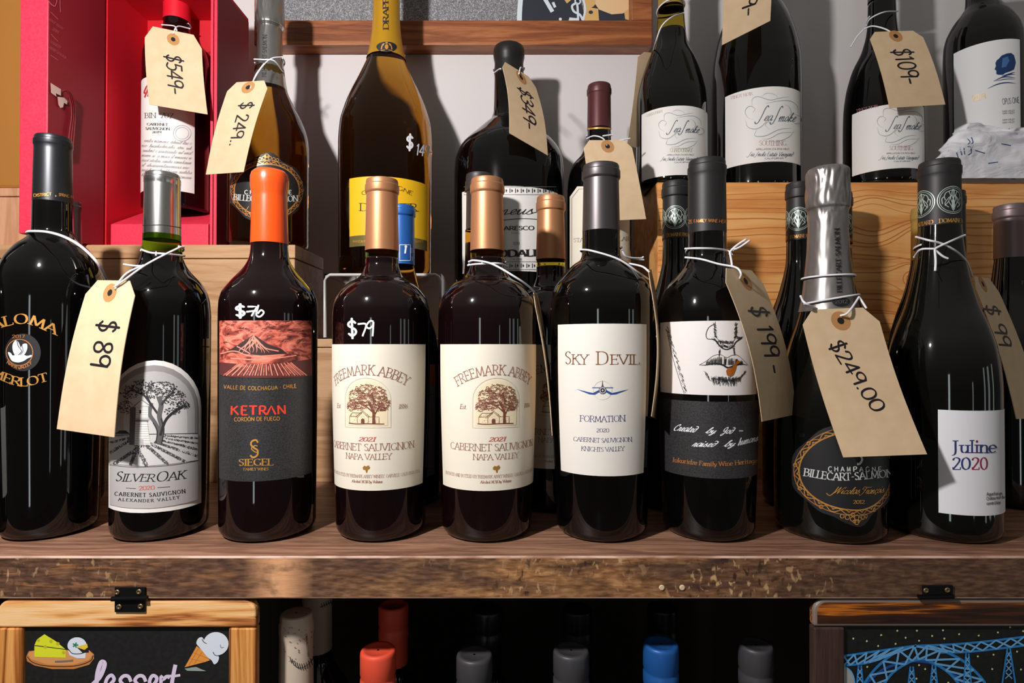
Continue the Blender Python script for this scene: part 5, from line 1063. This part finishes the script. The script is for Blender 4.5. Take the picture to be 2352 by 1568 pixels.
mb.add(vs, fs, M('tissue', (238, 236, 242), .8), True); o = mb.build('tissue_paper'); tag(o, 'crumpled white tissue paper on the orange crate at the right edge', 'paper')
from mathutils.bvhtree import BVHTree
_bv = BVHTree.FromPolygons(vs, fs)
def tis(px, py, off):
    d = ray(px, py).normalized(); h = _bv.ray_cast(Vector((0, 0, CZ)), d)
    return (h[0] if h[0] is not None else P(px, py, .70)) - d * off
K = Canvas(tis, 3, True, .0004); PB = M('print_blue', (52, 78, 128), .7)
for q in ([(2221, 318), (2228, 325), (2223, 332)], [(2231, 315), (2235, 326), (2231, 330)], [(2221, 336), (2229, 338), (2231, 350), (2224, 356)], [(2206, 342), (2209, 356)], [(2214, 340), (2216, 355)], [(2197, 350), (2201, 362)], [(2240, 345), (2262, 352)], [(2300, 330), (2322, 334)], [(2270, 375), (2292, 372)]): K.line(q, 2.2, PB)
K.build('blue_print', o)

# ------------------------------------------------------------------ bottles on the shelf below
LG = 'bottles on the shelf below'; ZL = -.4048
def low(label, ax, ty, d, cap, half=39.5, wax=None, glass=GLASS, dy=0, lip=1.0, shape='screw'):
    k = .5 / d
    zt = Zat(ty, d); b = Bottle(label, ax, d, ZL, [(ty + (150 + dy) * k, half * .9 * k), (ty + 175 * k, half * .95 * k), (ty + 215 * k, half * 1.5 * k), (ty + 255 * k, half * 2.1 * k), (ty + 300 * k, half * 2.3 * k), (ty + 600 * k, half * 2.3 * k)], glass, group=LG, n=48)
    h = half * k
    if shape == 'screw':
        r = lambda v: v * d / F * b.cos; T = h / half * d / F * 1000
        z0 = zt; mm = .001
        pr = [(r(h * .97), z0 - .056), (r(h * .97), z0 - .033), (r(h * 1.0), z0 - .031), (r(h * 1.0), z0 - .0235), (r(h * .95), z0 - .022), (r(h * .95), z0 - .0205), (r(h), z0 - .0185), (r(h), z0 - .003), (r(h * .97), z0 - .001), (r(h * .9), z0), (r(h * .72), z0 - .0002), (r(h * .68), z0 - .0008), (.001, z0 - .0008)]
        m = MB(); m.lathe((b.X, d, 0), pr, cap, 48, cap0=False, cap1=False); b.cprof = pr[:10]; b.cap = m.build('screw_cap', b.root)
    else:
        b.cap = b.capsule(ty + 150 * k, h, ty + 30 * k, h * .97, h, ty, cap)
    return b
PARCH = M('capsule_parchment', (214, 196, 176), .5)
b = low('parchment capped bottle with a scratched crown mark, left of the orange cap below the shelf', 683, 1424, .482, PARCH, 39, shape='cap', dy=-15, glass=GLASSR)
K = b.canvas(b.cprof, base=.0004, step=6); rnd = random.Random(8)
K.line([(667, 1512), (680, 1530), (695, 1532), (708, 1524), (722, 1508)], 1.2, DRK)
for k in range(11): x = 668 + k * 5.2; y = 1514 + 16 * math.sin(math.pi * k / 10); K.line([(x - 2, y - 7), (x + 2, y + 8)], 1.4, DRK, False)
for k in range(36): x = rnd.uniform(648, 724); K.disc((x, rnd.uniform(1440, 1520)), rnd.uniform(.8, 1.8), INKB, n=5)
for k in range(13): K.text(rnd.choice('ERNISTO'), (700 + k * .4, 1458 + k * 4), (704 + k * .4, 1461 + k * 4), 4, SANS, DRK)
K.build('crown_mark', b.cap); K = b.canvas(b.cprof, base=.0002, step=8)
b = low('second parchment capped bottle in the shade behind the first', 731, 1356, .566, M('capsule_parchment'), 39, shape='cap', glass=GLASSR)
K = b.canvas(b.cprof, base=.0004, step=6)
K.line([(735, 1394), (760, 1382)], 1.2, DRK, False)
for k in range(5): K.line([(738 + k * 5, 1385 - k * 2), (741 + k * 5, 1395 - k * 2)], 1.2, DRK, False)
K.build('crown_mark', b.cap)
low('bright orange red screw capped bottle below the shelf', 870, 1490, .479, CAPORG)
low('orange red screw capped bottle in the shade behind the lit one', 905, 1387, .572, CAPORG)
for d_, ax, ty, c_, lb in ((.479, 1090, 1500, CAPDK, 'slate capped bottle below the shelf, between the orange cap and the other slate cap'), (.479, 1311, 1490, CAPDK, 'slate capped bottle below the shelf, just left of the blue cap'), (.479, 1516, 1476, CAPBLU, 'blue screw capped bottle below the shelf'), (.479, 1733, 1478, CAPDK, 'slate capped bottle below the shelf, right of the blue cap'),
                       (.572, 1120, 1395, CAPBLK, 'black capped bottle deep in shade behind the slate cap beside the orange one'), (.572, 1325, 1395, CAPBLK, 'black capped bottle deep in shade behind the slate cap next to the blue one'), (.572, 1520, 1392, CAPBLK, 'black capped bottle deep in shade behind the blue cap')):
    b = low(lb, ax, ty, d_, c_)
    if d_ > .55:
        K = b.canvas(base=.0004, step=6); x = ax - 48; K.ring((x, 1512), 16, 4, INKG, 20, 24); K.poly([(x - 8, 1536), (x + 20, 1536), (x + 20, 1556), (x - 8, 1556)], INKG); K.text('2015', (x - 10, 1515), (x + 14, 1515), 9, SANSB, INKG); K.build('seal', b.root)

# ------------------------------------------------------------------ hinged chalkboards under the shelf edge
def board(name, label, x0, x1, y0, yr, xi0, xi1, frame, framev, Yf, bot=-.30):
    z1 = Zat(y0, Yf); zr = Zat(yr, Yf); X0, X1, I0, I1 = Xat(x0, Yf), Xat(x1, Yf), Xat(xi0, Yf), Xat(xi1, Yf); yb = Yf + .008
    t = thing(name, label, 'chalkboard', ((X0 + X1) / 2, Yf, z1), 'small hinged chalkboards')
    m = MB(); r = .0095; n = 8; out = [(X0, zr + .0002)]
    out += [(X0 + r - r * math.cos(math.pi / 2 * k / n), z1 - r + r * math.sin(math.pi / 2 * k / n)) for k in range(n + 1)]
    out += [(X1 - r + r * math.sin(math.pi / 2 * k / n), z1 - r + r * math.cos(math.pi / 2 * k / n)) for k in range(n + 1)] + [(X1, zr + .0002)]
    k = len(out); m.add([(x, Yf, z) for x, z in out] + [(x, yb, z) for x, z in out], [tuple(range(k)), tuple(range(2 * k - 1, k - 1, -1))] + [(i, k + i, k + (i + 1) % k, (i + 1) % k) for i in range(k)], frame)
    o_ = m.build('top_rail', t, .0016, 3)
    if frame is WALNUT: o_.data.materials.append(WORNG); o_.modifiers['bevel'].material = 1; o_.modifiers['bevel'].width = .0026
    for a, b_ in ((X0, I0), (I1, X1)): m = MB(); m.box((a, Yf + .0002, bot), (b_, yb, zr), framev); m.build('side_rail', t, .0014)
    m = MB(); m.box((X0, Yf + .0002, bot - .02), (X1, yb, bot), frame); m.build('bottom_rail', t, .0014)
    m = MB(); m.box((I0 - .001, Yf + .0035, bot), (I1 + .001, Yf + .0075, zr + .001), SLATE); p = m.build('slate', t)
    K = Canvas(lambda x, y, off: P(x, y, Yf + .0033 - off), 14, True, .0001)
    return t, p, K
YB = .4385
t, sl, K = board('chalkboard', 'small pine framed chalkboard with painted cheese and ice cream', -2, 590, 1378, 1442, 55, 527, BURNT, BURNTV, YB)
CY = M('chalk_yellow', (220, 224, 40), .6); CB = M('chalk_brown', (196, 124, 66), .6); CB2 = M('chalk_brown_light', (218, 152, 92), .6); CW = M('chalk_snow', (222, 228, 240), .6); CG = M('chalk_green', (30, 130, 80), .6); CO = M('chalk_amber', (232, 150, 60), .6); LIL = M('chalk_lilac', (226, 208, 236), .6); BK = M('chalk_black', (22, 20, 24), .7)
K.poly([(60, 1508), (66, 1495), (90, 1492), (180, 1492), (204, 1492), (216, 1502), (216, 1512), (205, 1526), (170, 1536), (120, 1536), (80, 1528), (62, 1518)], CB, 0)
K.poly([(64, 1502), (70, 1495), (204, 1493), (213, 1502), (205, 1515), (170, 1526), (110, 1526), (72, 1514)], CB2, .00006); K.line([(62, 1507), (76, 1521), (110, 1529), (170, 1529), (206, 1518), (214, 1505)], 1.6, BK, lift=.0001)
K.poly([(79, 1481), (85, 1468), (102, 1456), (128, 1472), (151, 1491), (151, 1510), (79, 1508)], CY, .00012); K.line([(79, 1482), (105, 1485), (151, 1491)], 1.8, BK, False, lift=.00016)
for x, y, r in ((104, 1485, 4), (117, 1472, 4), (133, 1478, 4), (88, 1470, 3.5), (146, 1498, 4)): K.disc((x, y), r, M('chalk_mustard', (196, 180, 40), .6), lift=.0002)
K.poly([(156, 1494), (160, 1504), (176, 1511), (196, 1511), (197, 1498), (176, 1500)], CW, .00012); K.disc((177, 1482), 22, CW, 19, 28, lift=.00014); K.poly([(176, 1485), (200, 1478), (202, 1486), (194, 1492)], M('chalk_gold', (236, 200, 50), .6), .0002); K.poly([(176, 1486), (194, 1492), (203, 1486), (204, 1498), (190, 1499)], BK, .00018)
K.line([(157, 1490), (166, 1500), (182, 1501), (197, 1497)], 1.6, BK, lift=.0002)
for a in range(5): K.line([(173, 1481), (173 + 7 * math.cos(a * 1.256), 1481 + 6 * math.sin(a * 1.256))], 3, CG, False, lift=.00022)
K.line([(126, 1519), (150, 1518), (168, 1516)], 4, M('chalk_grey', (120, 110, 106), .6), lift=.00022)
K.poly([(424, 1532), (452, 1483), (466, 1494), (482, 1516), (470, 1520)], CO, .0001)
for q in ([(436, 1512), (470, 1520)], [(444, 1498), (478, 1512)], [(446, 1524), (466, 1494)], [(434, 1528), (456, 1488)]): K.line(q, 1.4, CB, False, lift=.00014)
K.blob([(451, 1477), (455, 1466), (464, 1463), (470, 1472), (480, 1492), (496, 1502), (503, 1508), (500, 1520), (492, 1525), (486, 1516), (478, 1510), (466, 1496), (458, 1486)], CW, .00018); K.disc((496, 1478), 29, CW, 27, 30, lift=.0002)
K.line([(464, 1467), (468, 1474), (475, 1478)], 1.5, BK, lift=.00024); K.line([(489, 1497), (494, 1504), (504, 1506)], 1.5, BK); K.line([(506, 1480), (508, 1487), (514, 1486)], 1.2, BK); K.poly([(424, 1535), (450, 1531), (474, 1541), (430, 1540)], M('chalk_fade', (150, 160, 156), .6))
DS = dict(W=.2, c=1, serif=0, slant=.3, script=1, round=1)
K.line([(206, 1578), (228, 1556), (238, 1535), (240, 1522), (232, 1521), (224, 1545), (222, 1575), (230, 1588)], 10, LIL, lift=.0001)
for i, pts in enumerate(([(238, 1584), (252, 1572), (262, 1560), (256, 1550), (246, 1558), (242, 1575), (250, 1588)], [(301, 1565), (295, 1553), (284, 1552), (276, 1562), (284, 1572), (297, 1580), (288, 1590)], [(335, 1565), (329, 1553), (318, 1552), (310, 1562), (318, 1572), (331, 1580), (322, 1590)], [(340, 1580), (356, 1568), (360, 1556), (351, 1551), (344, 1562), (344, 1582)], [(370, 1590), (370, 1554), (374, 1560), (383, 1553), (390, 1556)])): K.line(pts, 8, LIL)
K.line([(403, 1526), (398, 1550), (393, 1580)], 9, LIL); K.line([(384, 1552), (400, 1552), (414, 1550)], 6, LIL); K.build('chalk_drawing', sl)

t, sl, K = board('chalkboard', 'dark walnut framed chalkboard with a painted blue bridge and stars', 1866, 2500, 1375, 1441, 1937, 2440, WALNUT, WALNUTV, YB)
BL1 = M('chalk_blue', (40, 130, 200), .6); BL2 = M('chalk_sky', (110, 176, 230), .6); BL3 = M('chalk_deep_blue', (24, 78, 160), .6); STA = M('chalk_star', (220, 226, 150), .6)
for x, y in ((1960, 1466), (1991, 1472), (2024, 1458), (2017, 1483), (2061, 1448), (2080, 1464), (2057, 1478), (2106, 1448), (2111, 1471), (2141, 1460), (2166, 1447), (2169, 1466), (2203, 1456), (2248, 1459), (2292, 1452), (2350, 1449), (2320, 1440), (1992, 1531), (2111, 1527), (2125, 1536), (2105, 1558), (2246, 1507), (2282, 1503), (2279, 1536), (2336, 1496), (2345, 1537), (2178, 1567)): K.disc((x, y), 2.2, STA, n=10)
def truss(up, lo, n, mat, w0, w1):
    K.line(up, w0, BL1, lift=.0001); K.line(lo, w0, BL1)
    U = cat_rom([V2(*p) for p in up], False, 20); L = cat_rom([V2(*p) for p in lo], False, 20)
    pick = lambda A, u: A[min(len(A) - 1, int(u * (len(A) - 1)))]
    for k in range(n):
        K.line([pick(U, k / n), pick(L, (k + 1) / n)], w1, BL2, False, lift=.00016); K.line([pick(L, k / n), pick(U, (k + 1) / n)], w1, BL2, False)
truss([(1938, 1506), (2020, 1494), (2105, 1482)], [(1938, 1528), (1985, 1523), (2020, 1514)], 6, BL2, 5, 4)
truss([(2100, 1483), (2220, 1477), (2352, 1462), (2450, 1448)], [(2160, 1498), (2230, 1496), (2352, 1482), (2450, 1470)], 12, BL2, 5, 4)
K.line([(1990, 1568), (2030, 1536), (2080, 1520), (2110, 1518), (2150, 1526), (2200, 1556), (2215, 1575)], 6, BL3, lift=.00008)
truss([(1975, 1585), (2010, 1536), (2060, 1496), (2110, 1483), (2150, 1488), (2210, 1516), (2250, 1552), (2270, 1580)], [(2020, 1585), (2050, 1545), (2085, 1522), (2110, 1514), (2140, 1520), (2180, 1545), (2210, 1580)], 10, BL2, 6, 4.5)
for x, yt, w_ in ((1975, 1528, 9), (2094, 1530, 10), (2145, 1526, 10), (2222, 1500, 10), (2317, 1488, 18)):
    K.line([(x - 3, yt), (x - w_, 1590)], 4, BL1, False, lift=.0002); K.line([(x + 3, yt), (x + w_, 1590)], 4, BL1, False)
    for k in range(4): y = yt + 8 + k * 16; K.line([(x - 4 - k, y), (x + 5 + k, y + 14)], 2.4, BL2, False); K.line([(x + 4 + k, y), (x - 5 - k, y + 14)], 2.4, BL2, False)
K.disc((1936, 1570), 26, M('chalk_moon', (170, 172, 170), .6), 38, lift=.00024); K.ring((1936, 1570), 27, 3, BL2, 39, lift=.0003); K.build('chalk_drawing', sl)

def hinge(label, x0, x1, y0, ym, y1, low_=True):
    Yh = .4366; t = thing('hinge', label, 'hinge', P((x0 + x1) / 2, ym, Yh), 'black hinges on the shelf edge')
    m = MB(); a, b_ = P(x0 + 3, ym - 3, Yh), P(x1, y0, Yh); m.box((a.x, Yh - .0012, a.z), (b_.x, Yh, b_.z), IRON); m.build('leaf', t, .0008)
    if low_:
        a, b_ = P(x0 + 2, y1, Yh + .001), P(x1 - 1, ym + 3, Yh + .001); m = MB(); m.box((a.x, Yh + .0002, a.z), (b_.x, Yh + .0014, b_.z), IRON); m.build('leaf', t, .0008)
    q0, q1 = P(x0 - 5, ym, Yh - .001), P(x1 + 2, ym - 2, Yh - .001); m = MB(); m.tube([q0, q1], .0018, IRON, 12); m.build('barrel', t)
    for x, y in [(x0 + 10, y0 + 12), (x1 - 14, y0 + 11)] + ([(x0 + 12, y1 - 12), (x1 - 13, y1 - 13)] if low_ else []):
        q = P(x, y, Yh); q.y = Yh - (.0013 if y < ym else .0001); m = MB(); m.lathe((0, 0, 0), [(.0021, 0), (.0019, .0005), (.0009, .0009), (.0008, .0005)], SCREW, 16); m.v = [Vector((v.x, -v.z, v.y)) + q for v in m.v]; m.build('screw', t)
hinge('black hinge with four screws above the pine framed chalkboard', 262, 336, 1346, 1375, 1405); hinge('black hinge with two screws above the walnut framed chalkboard', 2114, 2187, 1342, 1371, 1400, False)

# ------------------------------------------------------------------ price tags and strings
def lp(b, y, tilt, a0, a1, yaw=0, ex=.0012, prof=None): return loop(b, y, tilt, ex, yaw, prof, 30, a0, a1)
D9 = dict(W=.11, c=1, serif=0, round=1)
# $89
price_tag('manila tag reading $89 on string from the tin capped bottle', [(207, 643, .472), (318, 645, .449), (263, 1004, .438), (131, 985, .454)], '$ 89', .003, (.5, .085), t0=.27, t1=.58, h=.34, sx=.62, st=D9,
          strings=[lp(B2, 572, .0022, 80, 280, .6), [(422, 567, .487), (405, 572, .462), (340, 605, .452), (290, 640, .452), (262, 660, .456)], [(325, 573, .487), (345, 580, .468), (380, 583, .464), (424, 588, .487)], [(330, 609, .462), (295, 625, .454), (275, 645, .455), (264, 664, .456)], [(330, 611, .47), (305, 610, .475), (284, 607, .478)]], group='manila price tags on the front row')
# string only
st_ = MB(); st_.tube(string_path([(66, 537, .50), (62, 533, .49), (75, 531, .478), (110, 533, .47), (150, 545, .465), (190, 569, .463), (225, 605, .468), (243, 640, .485), (246, 662, .505)]), .0011, STR, 8)
o = st_.build('neck_string'); tag(o, 'white string looped round the shoulder of the gold lettered bottle', 'string')
# F2 tag, edge on
price_tag('edge on manila tag at the right side of the copper capped bottle with string', [(1223, 672, .466), (1235, 672, .522), (1275, 1006, .535), (1268, 1000, .478)], '$79', .0025, (.5, .085), st=D9, strings=[lp(B5, 605, .0012, 80, 280), [(1077, 601, .484), (1090, 598, .47), (1130, 606, .463), (1180, 634, .458), (1215, 658, .468), (1231, 676, .49)], [(1075, 609, .487), (1100, 606, .469), (1145, 605, .469), (1166, 612, .487)]], group='manila price tags on the front row')
# Sky tag
price_tag('edge on manila tag between the aeroplane bottle and the ink face bottle', [(1487, 618, .468), (1497, 619, .522), (1507, 962, .524), (1496, 956, .466)], '', .006, (.5, .085), st=D9, strings=[lp(B6, 572, .001, 80, 280), [(1333, 573, .486), (1360, 576, .468), (1420, 595, .463), (1465, 625, .468), (1492, 643, .485)], [(1428, 573, .487), (1440, 590, .49), (1470, 593, .50), (1478, 590, .502)], [(1440, 590, .492), (1470, 596, .50), (1479, 597, .502)], [(1445, 605, .488), (1475, 612, .482), (1492, 625, .476)]], group='manila price tags on the front row')
# $199
price_tag('manila tag reading $199 hanging over the ink face label', [(1652, 614, .441), (1740, 622, .474), (1829, 951, .490), (1750, 968, .452)], '$ 199 -', .006, (.53, .08), t0=.25, t1=.70, h=.42, sx=.56, st=D9,
          strings=[lp(B7, 580, .004, 80, 280, 2.2), [(1574, 571, .484), (1600, 570, .467), (1640, 571, .467), (1672, 576, .484), (1682, 586, .47)], [(1574, 591, .483), (1610, 595, .465), (1650, 606, .458), (1690, 614, .452), (1702, 628, .449), (1699, 640, .452)], [(1682, 586, .47), (1676, 580, .472), (1690, 565, .47), (1714, 549, .47)], [(1684, 574, .47), (1700, 567, .47), (1722, 552, .47)], [(1676, 578, .472), (1680, 600, .462), (1682, 616, .455)]], group='manila price tags on the front row')
# $249.00
price_tag('manila tag reading $249.00 in front of the crinkled foil champagne', [(1836, 712, .459), (2011, 705, .459), (2129, 1043, .439), (1937, 1050, .439)], '$249.00', -.004, (.5, .085), t0=.24, t1=.72, h=.19, sx=.36, st=D9, drift=.3, strings=[lp(B8, 637, .0006, -180, 180, 0, .0016, B8.cprof), lp(B8, 690, .004, -75, 80, .3, .0025, B8.cprof), [(1839, 680, .475), (1848, 695, .452), (1876, 709, .460)], [(1973, 682, .47), (1958, 705, .458), (1945, 720, .454), (1930, 725, .457)], [(1973, 682, .47), (1980, 692, .468), (1990, 708, .462)]], group='manila price tags on the front row')
# Juline tag
price_tag('manila tag tucked behind the right shoulder of the sloping burgundy bottle', [(2228, 634, .51), (2280, 640, .545), (2396, 960, .545), (2334, 962, .51)], '$ 99', .003, (.4, .05), t0=.2, t1=.5, h=.5, sx=.34, st=D9, strings=[lp(B9, 560, .003, 80, 280, 1.0), [(2104, 544, .487), (2130, 551, .463), (2165, 560, .462), (2200, 580, .468), (2222, 604, .49), (2233, 635, .51)], [(2216, 540, .487), (2190, 551, .464), (2155, 567, .461), (2146, 573, .461)], [(2100, 590, .483), (2115, 573, .468), (2146, 571, .461)], [(2147, 572, .4605), (2149, 600, .457), (2148, 622, .4545)], [(2148, 574, .4605), (2165, 588, .459), (2178, 594, .4585)]], group='manila price tags on the front row')
UGT = 'manila price tags on the upper row'
price_tag('manila tag reading $549 on the bottle in the red box', [(333, 57, .690), (463, 84, .690), (477, 263, .684), (343, 240, .684)], '$549-', .003, (.5, .12), cut=.14, cutt=.17, t0=.33, t1=.82, h=.26, sx=.5, st=D9, strings=[lp(U9, 58, .0008, 80, 280), [(372, 57, .715), (400, 60, .70), (406, 70, .689)], [(436, 66, .715), (408, 61, .70), (398, 77, .688)]], group=UGT)
price_tag('manila tag reading $249 on the silver foil champagne above', [(529, 190, .664), (622, 184, .658), (560, 395, .655), (473, 401, .662)], '$ 249..', .004, (.5, .07), cut=.16, cutt=.1, t0=.24, t1=.72, h=.3, sx=.62, st=D9, strings=[lp(U1, 142, .003, 80, 280, .5, .0014, U1.cprof), [(584, 136, .70), (605, 137, .69), (630, 140, .69), (652, 168, .71)], [(649, 131, .70), (625, 134, .69), (605, 150, .682), (585, 180, .665), (575, 203, .659)], [(606, 147, .684), (588, 172, .67), (577, 200, .66)]], group=UGT)
price_tag('manila tag reading $349 on the black wax topped bottle', [(1149, 136, .640), (1224, 182, .672), (1258, 357, .672), (1170, 306, .640)], '$349-', .005, (.56, .1), cut=.14, cutt=.12, t0=.27, t1=.8, h=.34, sx=.55, st=D9, strings=[lp(U3, 158, .001, 80, 280), [(1134, 168, .71), (1145, 160, .69), (1150, 158, .66)], [(1202, 160, .71), (1196, 155, .67), (1192, 170, .654)]], group=UGT)
price_tag('manila tag hanging from the maroon capped bottle', [(1338, 322, .668), (1448, 322, .668), (1484, 503, .664), (1362, 508, .664)], '', .002, (.5, .08), cut=.14, cutt=.1, strings=[lp(U4, 311, .001, 80, 280), [(1348, 318, .70), (1365, 312, .688), (1385, 318, .68), (1394, 334, .667)], [(1407, 309, .705), (1385, 312, .688)], [(1420, 323, .69), (1435, 320, .69), (1448, 318, .69)]], group=UGT)
price_tag('manila tag behind the left shoulder of the sand printed swirl bottle', [(1466, 118, .752), (1532, 125, .775), (1482, 345, .775), (1440, 334, .752)], '', .002, (.7, .06), cut=.2, cutt=.06, strings=[lp(U5, 20, .004, -180, 180, .9), [(1571, 30, .716), (1545, 38, .69), (1520, 60, .688), (1507, 95, .70), (1500, 120, .75)]], group=UGT)
price_tag('manila tag cut off by the top edge on the big black magnum', [(1664, -120, .690), (1774, -135, .690), (1769, 48, .686), (1658, 104, .686)], '$169-', .002, (.5, .1), t0=.3, t1=.82, h=.3, sx=.55, st=D9, group=UGT)
price_tag('manila tag reading $109 on the swirl bottle at right', [(1992, 74, .690), (2113, 70, .690), (2171, 240, .684), (2043, 248, .684)], '$109-', .003, (.5, .07), cut=.14, cutt=.1, t0=.25, t1=.72, h=.32, sx=.5, st=D9, strings=[lp(U7, 46, .006, 80, 280, 2.0), [(1985, 66, .715), (2005, 60, .705), (2036, 68, .694), (2059, 84, .690)], [(1990, 58, .725), (2000, 42, .715), (2030, 28, .710), (2062, 26, .728)], [(1983, 68, .716), (1968, 85, .72), (1954, 108, .72)]], group=UGT)
